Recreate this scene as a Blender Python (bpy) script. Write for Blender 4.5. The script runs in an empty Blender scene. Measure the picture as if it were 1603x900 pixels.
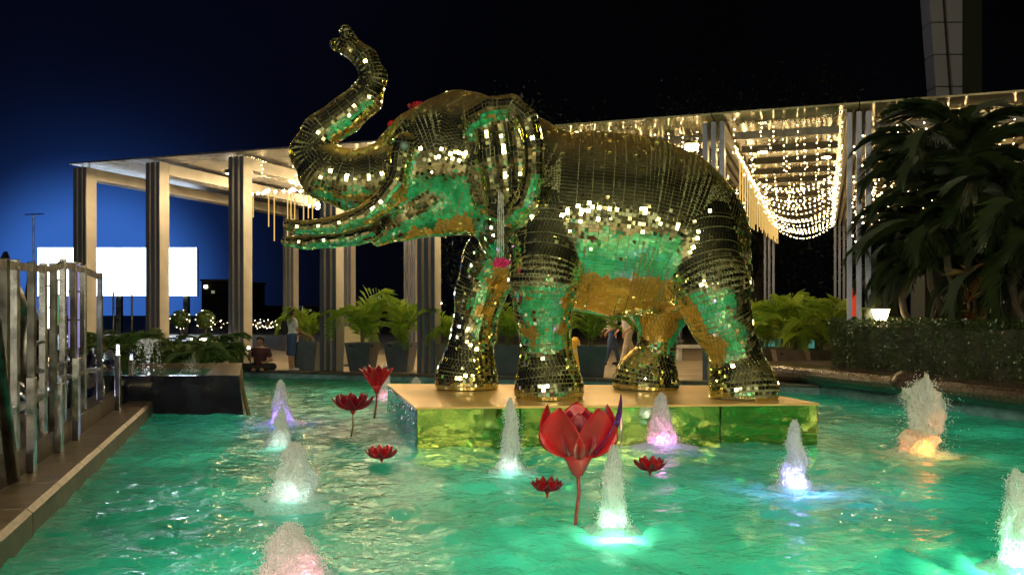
import bpy, math, random
import numpy as np
from mathutils import Vector, Matrix, noise
R = math.radians
rnd = random.Random(7)
nr = np.random.RandomState(5)

# ------------------------------------------------------------------ camera, sky, exposure
F = 1370.0; U0 = 802.0; V0 = 490.0; H = 1.6
def P(u, v, Y): return Vector(((u-U0)/F*Y, Y, H-(v-V0)/F*Y))
def G(u, v, z=0.0):
    Y = (H-z)*F/(v-V0)
    return Vector(((u-U0)/F*Y, Y, z))
scene = bpy.context.scene
col = scene.collection
cam_d = bpy.data.cameras.new('camera'); cam = bpy.data.objects.new('camera', cam_d); col.objects.link(cam)
cam.location = (0, 0, H); cam.rotation_euler = (R(90), 0, 0)
cam_d.sensor_width = 36; cam_d.lens = F/1603*36; cam_d.shift_y = 40/1603; cam_d.clip_end = 2000; cam_d.clip_start = .05
scene.camera = cam
scene.view_settings.view_transform = 'Standard'; scene.view_settings.look = 'None'
scene.view_settings.exposure = 0; scene.view_settings.gamma = 1
scene.cycles.max_bounces = 8; scene.cycles.transparent_max_bounces = 12
scene.cycles.sample_clamp_indirect = 12
scene.cycles.caustics_reflective = True; scene.cycles.caustics_refractive = False

world = bpy.data.worlds.new('World'); scene.world = world; world.use_nodes = True
wn = world.node_tree; wn.nodes.clear()
def build_world():
    N = wn.nodes.new; L = wn.links.new
    out = N('ShaderNodeOutputWorld'); bg = N('ShaderNodeBackground'); L(bg.outputs[0], out.inputs[0])
    tc = N('ShaderNodeTexCoord'); sp = N('ShaderNodeSeparateXYZ'); L(tc.outputs['Generated'], sp.inputs[0])
    # night sky: almost black, navy towards the city on the left, blue halo of the LED screen painted into the sky
    def math_(op, a, b=None, c=None):
        m = N('ShaderNodeMath'); m.operation = op
        for i, x in enumerate((a, b, c)):
            if x is None: continue
            if isinstance(x, (int, float)): m.inputs[i].default_value = x
            else: L(x, m.inputs[i])
        return m.outputs[0]
    def mapr(x, a, b, c, d, smooth=True):
        m = N('ShaderNodeMapRange'); m.interpolation_type = 'SMOOTHSTEP' if smooth else 'LINEAR'
        L(x, m.inputs[0]); m.inputs[1].default_value = a; m.inputs[2].default_value = b
        m.inputs[3].default_value = c; m.inputs[4].default_value = d
        return m.outputs[0]
    left = mapr(sp.outputs[0], .12, -.5, 0, 1)
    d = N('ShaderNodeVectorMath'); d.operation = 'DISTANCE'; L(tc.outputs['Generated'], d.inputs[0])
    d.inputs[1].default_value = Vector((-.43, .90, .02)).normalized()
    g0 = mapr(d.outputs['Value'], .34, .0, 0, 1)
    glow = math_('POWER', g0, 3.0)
    nz = N('ShaderNodeTexNoise'); nz.inputs['Scale'].default_value = 3; nz.inputs['Detail'].default_value = 4
    L(tc.outputs['Generated'], nz.inputs['Vector'])
    cl = mapr(nz.outputs[0], .3, .75, .75, 1.25)
    def mixc(f, a, b):
        m = N('ShaderNodeMix'); m.data_type = 'RGBA'; L(f, m.inputs[0])
        for i, x in ((6, a), (7, b)):
            if isinstance(x, tuple): m.inputs[i].default_value = (*x, 1)
            else: L(x, m.inputs[i])
        return m.outputs[2]
    c1 = mixc(left, (.0008, .0009, .0013), (.0012, .0018, .0070))
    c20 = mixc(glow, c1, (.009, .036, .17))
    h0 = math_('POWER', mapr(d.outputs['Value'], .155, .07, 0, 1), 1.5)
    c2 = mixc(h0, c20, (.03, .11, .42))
    mul = N('ShaderNodeVectorMath'); mul.operation = 'SCALE'; L(c2, mul.inputs[0]); L(cl, mul.inputs['Scale'])
    # a trace of the real atmosphere, the sun far below
    sky = N('ShaderNodeTexSky'); sky.sky_type = 'NISHITA'; sky.sun_disc = False
    sky.sun_elevation = R(-8); sky.sun_rotation = R(-60)
    s2 = N('ShaderNodeVectorMath'); s2.operation = 'SCALE'; L(sky.outputs[0], s2.inputs[0]); s2.inputs['Scale'].default_value = .05
    add = N('ShaderNodeVectorMath'); add.operation = 'ADD'; L(mul.outputs[0], add.inputs[0]); L(s2.outputs[0], add.inputs[1])
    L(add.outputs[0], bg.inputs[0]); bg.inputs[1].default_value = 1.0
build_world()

# ------------------------------------------------------------------ helpers
def tag(o, label=None, cat=None, group=None, kind=None):
    if label: o['label'] = label
    if cat: o['category'] = cat
    if group: o['group'] = group
    if kind: o['kind'] = kind
    return o
def thing(name, label, cat, loc=(0, 0, 0), rz=0, group=None):
    o = bpy.data.objects.new(name, None); col.objects.link(o); o.empty_display_size = .2
    o.location = loc; o.rotation_euler = (0, 0, rz)
    return tag(o, label, cat, group)
def copy_tree(o, parent=None):
    c = o.copy(); col.objects.link(c); c.parent = parent
    for ch in o.children: copy_tree(ch, c)
    return c
def link(name, me, parent=None, mat=None, loc=None):
    if mat is not None and len(me.materials) == 0: me.materials.append(mat)
    o = bpy.data.objects.new(name, me); col.objects.link(o)
    if parent: o.parent = parent
    if loc is not None: o.location = loc
    return o
class MB:
    def __init__(s): s.v = []; s.f = []
    def add(s, vs, fs):
        b = len(s.v); s.v.extend([tuple(v) for v in vs]); s.f.extend([tuple(i+b for i in f) for f in fs]); return s
    def box(s, c, d, M=None):
        x, y, z = d[0]/2, d[1]/2, d[2]/2
        vs = [Vector((a*x, b*y, e*z)) for a in (-1, 1) for b in (-1, 1) for e in (-1, 1)]
        if M is not None: vs = [M @ v for v in vs]
        vs = [v+Vector(c) for v in vs]
        return s.add(vs, [(0,1,3,2),(4,6,7,5),(0,4,5,1),(2,3,7,6),(0,2,6,4),(1,5,7,3)])
    def bar(s, a, b, w, h, up=Vector((0, 0, 1))):
        a = Vector(a); b = Vector(b); d = (b-a); 
        t = d.normalized(); sd = t.cross(up)
        if sd.length < 1e-4: sd = t.cross(Vector((0, 1, 0)))
        sd.normalize(); u2 = sd.cross(t)
        vs = [p+sd*(i*w/2)+u2*(j*h/2) for p in (a, b) for i, j in ((-1,-1),(1,-1),(1,1),(-1,1))]
        return s.add(vs, [(3,2,1,0),(4,5,6,7),(0,1,5,4),(1,2,6,5),(2,3,7,6),(3,0,4,7)])
    def tube(s, pts, rad, n=8, cap=True):
        pts = [Vector(p) for p in pts]
        if not hasattr(rad, '__len__'): rad = [rad]*len(pts)
        rings = []; prev = None
        for i, p in enumerate(pts):
            t = (pts[min(i+1, len(pts)-1)]-pts[max(i-1, 0)]).normalized()
            if prev is None:
                a = t.cross(Vector((0, 0, 1)))
                if a.length < .1: a = t.cross(Vector((1, 0, 0)))
            else: a = prev-t*prev.dot(t)
            a.normalize(); prev = a; b = t.cross(a)
            rings.append([p+(a*math.cos(k*2*math.pi/n)+b*math.sin(k*2*math.pi/n))*rad[i] for k in range(n)])
        vs = [v for r in rings for v in r]; fs = []
        for i in range(len(pts)-1):
            for k in range(n):
                fs.append((i*n+k, i*n+(k+1) % n, (i+1)*n+(k+1) % n, (i+1)*n+k))
        if cap: fs.append(tuple(range(n-1, -1, -1))); fs.append(tuple((len(pts)-1)*n+k for k in range(n)))
        return s.add(vs, fs)
    def lathe(s, prof, n=16, c=(0, 0, 0), sq=False):
        c = Vector(c); vs = []; fs = []
        for r, z in prof:
            for k in range(n):
                a = 2*math.pi*k/n+(math.pi/4 if sq else 0); vs.append(c+Vector((r*math.cos(a), r*math.sin(a), z)))
        for i in range(len(prof)-1):
            for k in range(n): fs.append((i*n+k, i*n+(k+1) % n, (i+1)*n+(k+1) % n, (i+1)*n+k))
        fs.append(tuple(range(n-1, -1, -1))); fs.append(tuple((len(prof)-1)*n+k for k in range(n)))
        return s.add(vs, fs)
    def prism(s, poly, z0, z1):
        n = len(poly)
        vs = [(p[0], p[1], z0) for p in poly]+[(p[0], p[1], z1) for p in poly]
        fs = [tuple(range(n-1, -1, -1)), tuple(range(n, 2*n))]+[(i, (i+1) % n, n+(i+1) % n, n+i) for i in range(n)]
        return s.add(vs, fs)
    def ico(s, c, r):
        t = (1+5**.5)/2; q = r/(1+t*t)**.5
        vs = [Vector(x)*q+Vector(c) for x in ((-1,t,0),(1,t,0),(-1,-t,0),(1,-t,0),(0,-1,t),(0,1,t),(0,-1,-t),(0,1,-t),(t,0,-1),(t,0,1),(-t,0,-1),(-t,0,1))]
        return s.add(vs, [(0,11,5),(0,5,1),(0,1,7),(0,7,10),(0,10,11),(1,5,9),(5,11,4),(11,10,2),(10,7,6),(7,1,8),(3,9,4),(3,4,2),(3,2,6),(3,6,8),(3,8,9),(4,9,5),(2,4,11),(6,2,10),(8,6,7),(9,8,1)])
    def octa(s, c, r):
        c = Vector(c)
        return s.add([c+Vector(x)*r for x in ((1,0,0),(-1,0,0),(0,1,0),(0,-1,0),(0,0,1),(0,0,-1))],
                     [(0,2,4),(2,1,4),(1,3,4),(3,0,4),(2,0,5),(1,2,5),(3,1,5),(0,3,5)])
    def mesh(s, name, mat=None, smooth=False):
        me = bpy.data.meshes.new(name); me.from_pydata(s.v, [], s.f)
        if smooth: me.polygons.foreach_set('use_smooth', [True]*len(me.polygons))
        if mat: me.materials.append(mat)
        me.update(); return me
    def build(s, name, mat, parent=None, smooth=False, bevel=0):
        o = link(name, s.mesh(name, mat, smooth), parent)
        if bevel:
            m = o.modifiers.new('b', 'BEVEL'); m.width = bevel; m.segments = 2; m.limit_method = 'ANGLE'
        return o
def npmesh(name, V, Fq, mat=None, smooth=True):
    me = bpy.data.meshes.new(name); Fq = np.asarray(Fq, dtype=np.int32); k = Fq.shape[1]
    me.vertices.add(len(V)); me.vertices.foreach_set('co', np.asarray(V, dtype=np.float32).ravel())
    me.loops.add(Fq.size); me.loops.foreach_set('vertex_index', Fq.ravel())
    me.polygons.add(len(Fq)); me.polygons.foreach_set('loop_start', np.arange(0, Fq.size, k, dtype=np.int32))
    me.polygons.foreach_set('loop_total', np.full(len(Fq), k, dtype=np.int32))
    me.polygons.foreach_set('use_smooth', np.full(len(Fq), bool(smooth)))
    me.update(calc_edges=True); me.validate()
    if mat: me.materials.append(mat)
    return me

# ------------------------------------------------------------------ materials
def mat(name, colr, rough=.5, metal=0, var=.15, scale=6, bump=0, bscale=30, emit=None, estr=0, coat=0, spec=None, bdist=.02, col2=None, stretch=None, trans=0, sheen=0):
    m = bpy.data.materials.new(name); m.use_nodes = True; nt = m.node_tree; b = nt.nodes['Principled BSDF']
    N = nt.nodes.new; L = nt.links.new
    tc = N('ShaderNodeTexCoord'); mp = N('ShaderNodeMapping'); L(tc.outputs['Object'], mp.inputs[0])
    if stretch: mp.inputs['Scale'].default_value = stretch
    n = N('ShaderNodeTexNoise'); n.inputs['Scale'].default_value = scale; n.inputs['Detail'].default_value = 6; L(mp.outputs[0], n.inputs['Vector'])
    mx = N('ShaderNodeMix'); mx.data_type = 'RGBA'; 
    c2 = col2 if col2 else tuple(c*(1-var*2) for c in colr)
    c1 = colr if col2 else tuple(min(1, c*(1+var)) for c in colr)
    mx.inputs[6].default_value = (*c2, 1); mx.inputs[7].default_value = (*c1, 1)
    mr = N('ShaderNodeMapRange'); mr.inputs[1].default_value = .3; mr.inputs[2].default_value = .7; L(n.outputs[0], mr.inputs[0]); L(mr.outputs[0], mx.inputs[0])
    L(mx.outputs[2], b.inputs['Base Color'])
    b.inputs['Metallic'].default_value = metal
    r = N('ShaderNodeMapRange'); r.inputs[3].default_value = max(0, rough*.75); r.inputs[4].default_value = min(1, rough*1.25); L(n.outputs[0], r.inputs[0]); L(r.outputs[0], b.inputs['Roughness'])
    if bump:
        n2 = N('ShaderNodeTexNoise'); n2.inputs['Scale'].default_value = bscale; n2.inputs['Detail'].default_value = 5; L(mp.outputs[0], n2.inputs['Vector'])
        bp = N('ShaderNodeBump'); bp.inputs['Strength'].default_value = bump; bp.inputs['Distance'].default_value = bdist; L(n2.outputs[0], bp.inputs['Height']); L(bp.outputs[0], b.inputs['Normal'])
    if emit: b.inputs['Emission Color'].default_value = (*emit, 1); b.inputs['Emission Strength'].default_value = estr
    if coat: b.inputs['Coat Weight'].default_value = coat; b.inputs['Coat Roughness'].default_value = .1
    if spec is not None: b.inputs['Specular IOR Level'].default_value = spec
    if trans: b.inputs['Transmission Weight'].default_value = trans
    return m
def leafmat(name, c1, c2, transl=.35, rough=.45):
    m = bpy.data.materials.new(name); m.use_nodes = True; nt = m.node_tree; nt.nodes.clear(); N = nt.nodes.new; L = nt.links.new
    out = N('ShaderNodeOutputMaterial'); b = N('ShaderNodeBsdfPrincipled'); t = N('ShaderNodeBsdfTranslucent'); ms = N('ShaderNodeMixShader')
    g = N('ShaderNodeNewGeometry'); oi = N('ShaderNodeObjectInfo')
    ad = N('ShaderNodeMath'); ad.operation = 'ADD'; L(g.outputs['Random Per Island'], ad.inputs[0]); L(oi.outputs['Random'], ad.inputs[1])
    hf = N('ShaderNodeMath'); hf.operation = 'MULTIPLY'; hf.inputs[1].default_value = .5; L(ad.outputs[0], hf.inputs[0])
    mx = N('ShaderNodeMix'); mx.data_type = 'RGBA'; mx.inputs[6].default_value = (*c1, 1); mx.inputs[7].default_value = (*c2, 1); L(hf.outputs[0], mx.inputs[0])
    L(mx.outputs[2], b.inputs['Base Color']); L(mx.outputs[2], t.inputs['Color']); b.inputs['Roughness'].default_value = rough
    ms.inputs[0].default_value = transl; L(b.outputs[0], ms.inputs[1]); L(t.outputs[0], ms.inputs[2]); L(ms.outputs[0], out.inputs[0])
    return m
def emat(name, c, s, sampling='AUTO'):
    m = bpy.data.materials.new(name); m.use_nodes = True; nt = m.node_tree; nt.nodes.clear()
    o = nt.nodes.new('ShaderNodeOutputMaterial'); e = nt.nodes.new('ShaderNodeEmission'); e.inputs[0].default_value = (*c, 1); e.inputs[1].default_value = s
    nt.links.new(e.outputs[0], o.inputs[0]); m.cycles.emission_sampling = sampling
    return m
M = {}
M['deck'] = mat('deck_stone', (.30, .25, .19), .55, var=.2, scale=1.5, bump=.3, bscale=12)
M['stone'] = mat('dark_stone', (.10, .08, .06), .45, var=.25, scale=3, bump=.4, bscale=14)
M['granite'] = mat('brown_granite', (.085, .055, .04), .22, var=.35, scale=25, bump=.15, bscale=60)
M['ledge'] = mat('wet_ledge_stone', (.16, .115, .07), .4, var=.3, scale=5, bump=.5, bscale=18)
M['tile_blue'] = mat('pool_wall_tile', (.16, .30, .34), .3, var=.3, scale=4, bump=.2)
M['tile_grey'] = mat('pool_wall_panel', (.13, .17, .20), .35, var=.4, scale=3, bump=.2)
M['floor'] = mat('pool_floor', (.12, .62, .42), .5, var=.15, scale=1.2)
M['black'] = mat('black_polished_stone', (.012, .014, .024), .12, var=.3, scale=3)
M['bronze'] = mat('bronze_trim', (.20, .15, .08), .35, metal=.7, var=.2, scale=5)
M['steel'] = mat('stainless_steel', (.62, .62, .62), .24, metal=1, var=.25, scale=6, bump=.12, bscale=9)
M['steel_dark'] = mat('tarnished_steel', (.18, .18, .16), .35, metal=1, var=.4, scale=4, bump=.2, bscale=8)
M['crumple'] = mat('crumpled_mirror_steel', (.80, .80, .86), .22, metal=1, var=.1, scale=4, bump=.9, bscale=3)
M['fin'] = mat('dark_fin_metal', (.13, .145, .21), .32, metal=.35, var=.2, scale=4, stretch=(1, 1, .1))
M['fin_side'] = mat('beige_painted_metal', (.52, .48, .42), .40, metal=.15, var=.08, scale=2)
M['roof_l'] = mat('silver_soffit_sheet', (.50, .50, .52), .28, metal=.85, var=.25, scale=.8, bump=.3, bscale=3)
M['roof_r'] = mat('tinted_roof_glass', (.50, .44, .26), .14, metal=.2, var=.3, scale=1.0, bump=.12, bscale=3)
M['purlin'] = mat('dark_purlin_metal', (.075, .07, .055), .4, metal=.5, var=.2)
M['pot'] = mat('slate_planter', (.075, .095, .13), .4, var=.2, scale=3, bump=.15)
M['pot2'] = mat('taupe_planter', (.14, .115, .09), .5, var=.2, scale=3, bump=.15)
M['soil'] = mat('soil', (.03, .02, .012), .9, bump=.5)
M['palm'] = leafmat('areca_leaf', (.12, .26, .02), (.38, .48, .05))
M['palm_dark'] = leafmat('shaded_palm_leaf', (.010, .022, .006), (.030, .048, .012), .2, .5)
M['fern'] = leafmat('fern_leaf', (.03, .09, .02), (.13, .19, .05), .3)
M['hedge'] = leafmat('hedge_leaf', (.018, .04, .012), (.06, .10, .03), .15, .3)
M['red_leaf'] = leafmat('red_leaf', (.25, .02, .02), (.10, .14, .03), .25)
M['tree'] = leafmat('night_tree_leaf', (.02, .035, .012), (.05, .06, .02), .2)
M['bark'] = mat('palm_bark', (.07, .055, .035), .8, bump=.6, bscale=20)
M['stem'] = mat('cane_stem', (.16, .17, .04), .5, var=.3, scale=20)
M['red'] = mat('red_enamel', (.55, .014, .02), .38, metal=.0, var=.2, scale=7, coat=.15)
M['red2'] = mat('crimson_enamel', (.34, .01, .03), .4, metal=.0, var=.25, scale=9, coat=.15)
M['purple'] = mat('purple_glitter', (.30, .03, .28), .25, metal=.6, var=.6, scale=60, bump=.8, bscale=90)
M['redstem'] = mat('painted_stem', (.30, .03, .03), .4, var=.3, scale=15)
M['greenstem'] = mat('olive_stem', (.15, .16, .04), .4, var=.2)
M['body'] = mat('statue_grout', (.23, .24, .12), .55, var=.2, scale=8)
M['grey'] = mat('tower_panel', (.55, .55, .60), .6, var=.12, scale=.15)
M['darkwall'] = mat('dark_wall', (.02, .026, .02), .7, var=.2, scale=.3)
M['skin'] = mat('skin', (.42, .24, .15), .5, var=.06, scale=20)
M['hair'] = mat('black_hair', (.01, .008, .007), .4)
M['white'] = mat('white_cloth', (.55, .55, .58), .8)
M['denim'] = mat('blue_denim', (.045, .085, .20), .8, scale=30)
M['maroon'] = mat('maroon_cotton', (.06, .015, .025), .8)
M['black_cloth'] = mat('black_cloth', (.012, .012, .014), .8)
M['khaki'] = mat('light_trousers', (.45, .38, .30), .8)
M['board'] = mat('cream_board', (.72, .66, .52), .6, var=.05)
M['yellow'] = mat('yellow_plastic', (.75, .45, .04), .4, var=.1)
M['pink'] = mat('pink_flower', (.65, .02, .15), .5, var=.3, scale=40)
M['string'] = mat('pale_garland_thread', (.45, .47, .38), .5, var=.3, scale=30)
M['concrete'] = mat('concrete', (.18, .18, .18), .8)
M['bulb'] = emat('warm_bulb', (1, .70, .30), 46)
M['bulb_w'] = emat('white_bulb', (1, .86, .6), 18)
M['spotlens'] = emat('added_lamp_lens', (1, .74, .38), 190)
M['meteor'] = emat('warm_light_tube', (1, .62, .17), 1.0)
M['wire'] = mat('light_wire', (.30, .22, .10), .5)
M['screen'] = emat('led_screen_white', (.72, .86, 1.0), 14)
M['flood'] = emat('floodlight_lens', (1, .86, .56), 62)
M['bulb_big'] = emat('large_warm_bulb', (1, .72, .36), 380)
M['lampglow'] = emat('garden_lamp_glow', (1, .74, .36), 30)
M['violet_tube'] = mat('violet_lit_glass', (.30, .26, .55), .08, var=.5, scale=5, bump=.3, bscale=6, emit=(.50, .40, 1), estr=.45, coat=1, stretch=(1, 1, .2))
M['white_tube'] = emat('white_tube_glow', (.85, .88, 1), 9)
M['green_tube'] = emat('green_tube_glow', (.30, .85, .12), .5)
M['teal_glow'] = emat('teal_window_glow', (.15, .55, .40), .35)
M['window_glow'] = emat('lit_window_glow', (.75, .80, .50), .30)
M['red_glow'] = emat('red_sign_glow', (.60, .05, .02), .9)
M['phone'] = emat('phone_torch', (.9, .95, 1), 25)

def glitter_tiles():
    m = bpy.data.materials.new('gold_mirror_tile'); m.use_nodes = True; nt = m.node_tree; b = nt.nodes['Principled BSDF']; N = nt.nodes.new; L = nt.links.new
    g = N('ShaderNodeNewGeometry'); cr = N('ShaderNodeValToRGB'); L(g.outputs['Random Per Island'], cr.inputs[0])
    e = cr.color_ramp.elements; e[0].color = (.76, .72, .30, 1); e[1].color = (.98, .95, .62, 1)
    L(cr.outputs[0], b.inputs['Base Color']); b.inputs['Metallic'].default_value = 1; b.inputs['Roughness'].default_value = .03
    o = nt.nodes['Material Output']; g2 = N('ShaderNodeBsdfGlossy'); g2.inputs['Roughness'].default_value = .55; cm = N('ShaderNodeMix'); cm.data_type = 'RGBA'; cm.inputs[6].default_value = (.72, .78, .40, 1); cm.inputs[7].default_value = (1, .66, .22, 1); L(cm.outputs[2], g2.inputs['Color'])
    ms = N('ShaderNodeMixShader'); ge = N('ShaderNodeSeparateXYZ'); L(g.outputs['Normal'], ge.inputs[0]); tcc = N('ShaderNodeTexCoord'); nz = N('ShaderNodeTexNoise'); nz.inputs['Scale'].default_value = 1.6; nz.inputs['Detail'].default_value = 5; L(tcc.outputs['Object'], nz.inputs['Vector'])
    # tiles facing up blend to dull gold: warm light painted on back, crown
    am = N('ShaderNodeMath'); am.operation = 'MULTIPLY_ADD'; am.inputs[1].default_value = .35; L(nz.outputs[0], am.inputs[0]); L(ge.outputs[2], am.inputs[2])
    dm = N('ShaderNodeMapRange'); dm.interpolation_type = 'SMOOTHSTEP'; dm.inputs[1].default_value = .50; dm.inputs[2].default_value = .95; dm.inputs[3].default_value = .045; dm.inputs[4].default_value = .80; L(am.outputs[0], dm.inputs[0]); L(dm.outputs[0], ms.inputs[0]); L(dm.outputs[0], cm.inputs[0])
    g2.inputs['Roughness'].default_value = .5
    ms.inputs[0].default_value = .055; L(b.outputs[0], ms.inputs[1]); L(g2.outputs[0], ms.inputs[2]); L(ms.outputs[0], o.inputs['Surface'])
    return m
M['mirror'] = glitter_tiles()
def plinth_mat(name, c, bump, sc, rough=.04):
    m = mat(name, c, rough, metal=1, var=.05, scale=2, bump=bump, bscale=sc); return m
M['plinth_front'] = plinth_mat('gold_mirror_panel', (.36, .44, .09), .12, 5)
M['plinth_side'] = mat('wrinkled_silver_film', (.95, .90, .78), .05, metal=1, var=.05, scale=2, bump=.6, bscale=11, bdist=.04)
M['plinth_top'] = mat('gold_brushed_sheet', (.86, .56, .20), .34, metal=.35, var=.08, scale=1.5, bump=.1, bscale=4)

def water_mat():
    m = bpy.data.materials.new('pool_water'); m.use_nodes = True; nt = m.node_tree; nt.nodes.clear(); N = nt.nodes.new; L = nt.links.new
    out = N('ShaderNodeOutputMaterial')
    tc = N('ShaderNodeTexCoord')
    n1 = N('ShaderNodeTexNoise'); n1.inputs['Scale'].default_value = 9; n1.inputs['Detail'].default_value = 4; n1.inputs['Distortion'].default_value = .6; L(tc.outputs['Object'], n1.inputs['Vector'])
    bp = N('ShaderNodeBump'); bp.inputs['Strength'].default_value = .8; bp.inputs['Distance'].default_value = .035; L(n1.outputs[0], bp.inputs['Height'])
    fr = N('ShaderNodeFresnel'); fr.inputs[0].default_value = 1.33; L(bp.outputs[0], fr.inputs['Normal'])
    gl = N('ShaderNodeBsdfGlossy'); gl.inputs['Roughness'].default_value = .03; L(bp.outputs[0], gl.inputs['Normal'])
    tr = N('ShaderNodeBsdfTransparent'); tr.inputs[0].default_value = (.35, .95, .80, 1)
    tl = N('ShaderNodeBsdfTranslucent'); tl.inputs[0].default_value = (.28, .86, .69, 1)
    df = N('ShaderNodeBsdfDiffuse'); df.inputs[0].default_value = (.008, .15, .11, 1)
    a = N('ShaderNodeMixShader'); a.inputs[0].default_value = .5; L(df.outputs[0], a.inputs[1]); L(tl.outputs[0], a.inputs[2])
    b = N('ShaderNodeMixShader'); b.inputs[0].default_value = .985; L(tr.outputs[0], b.inputs[1]); L(a.outputs[0], b.inputs[2])
    c = N('ShaderNodeMixShader'); L(fr.outputs[0], c.inputs[0]); L(b.outputs[0], c.inputs[1]); L(gl.outputs[0], c.inputs[2]); L(c.outputs[0], out.inputs[0])
    return m
M['water'] = water_mat()
M['froth'] = leafmat('froth_drops', (.88, .92, .92), (.95, .97, .97), .5, .3)
def foam_mat():
    m = bpy.data.materials.new('white_water'); m.use_nodes = True; nt = m.node_tree; nt.nodes.clear(); N = nt.nodes.new; L = nt.links.new
    out = N('ShaderNodeOutputMaterial'); tc = N('ShaderNodeTexCoord')
    mp = N('ShaderNodeMapping'); mp.inputs['Scale'].default_value = (1, 1, .4); L(tc.outputs['Object'], mp.inputs[0])
    n = N('ShaderNodeTexNoise'); n.inputs['Scale'].default_value = 26; n.inputs['Detail'].default_value = 6; L(mp.outputs[0], n.inputs['Vector'])
    bp = N('ShaderNodeBump'); bp.inputs['Strength'].default_value = .8; bp.inputs['Distance'].default_value = .03; L(n.outputs[0], bp.inputs['Height'])
    d = N('ShaderNodeBsdfDiffuse'); d.inputs[0].default_value = (.90, .92, .92, 1); L(bp.outputs[0], d.inputs['Normal'])
    t = N('ShaderNodeBsdfTranslucent'); t.inputs[0].default_value = (.93, .95, .95, 1); L(bp.outputs[0], t.inputs['Normal'])
    g = N('ShaderNodeBsdfGlossy'); g.inputs['Roughness'].default_value = .15; L(bp.outputs[0], g.inputs['Normal'])
    tr = N('ShaderNodeBsdfTransparent')
    a = N('ShaderNodeMixShader'); a.inputs[0].default_value = .55; L(d.outputs[0], a.inputs[1]); L(t.outputs[0], a.inputs[2])
    b = N('ShaderNodeMixShader'); b.inputs[0].default_value = .02; L(a.outputs[0], b.inputs[1]); L(g.outputs[0], b.inputs[2])
    mr = N('ShaderNodeMapRange'); mr.inputs[1].default_value = .5; mr.inputs[2].default_value = .68; mr.inputs[3].default_value = .02; mr.inputs[4].default_value = .45; L(n.outputs[0], mr.inputs[0])
    c = N('ShaderNodeMixShader'); L(mr.outputs[0], c.inputs[0]); L(b.outputs[0], c.inputs[1]); L(tr.outputs[0], c.inputs[2]); L(c.outputs[0], out.inputs[0])
    return m
M['foam'] = foam_mat()

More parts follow.
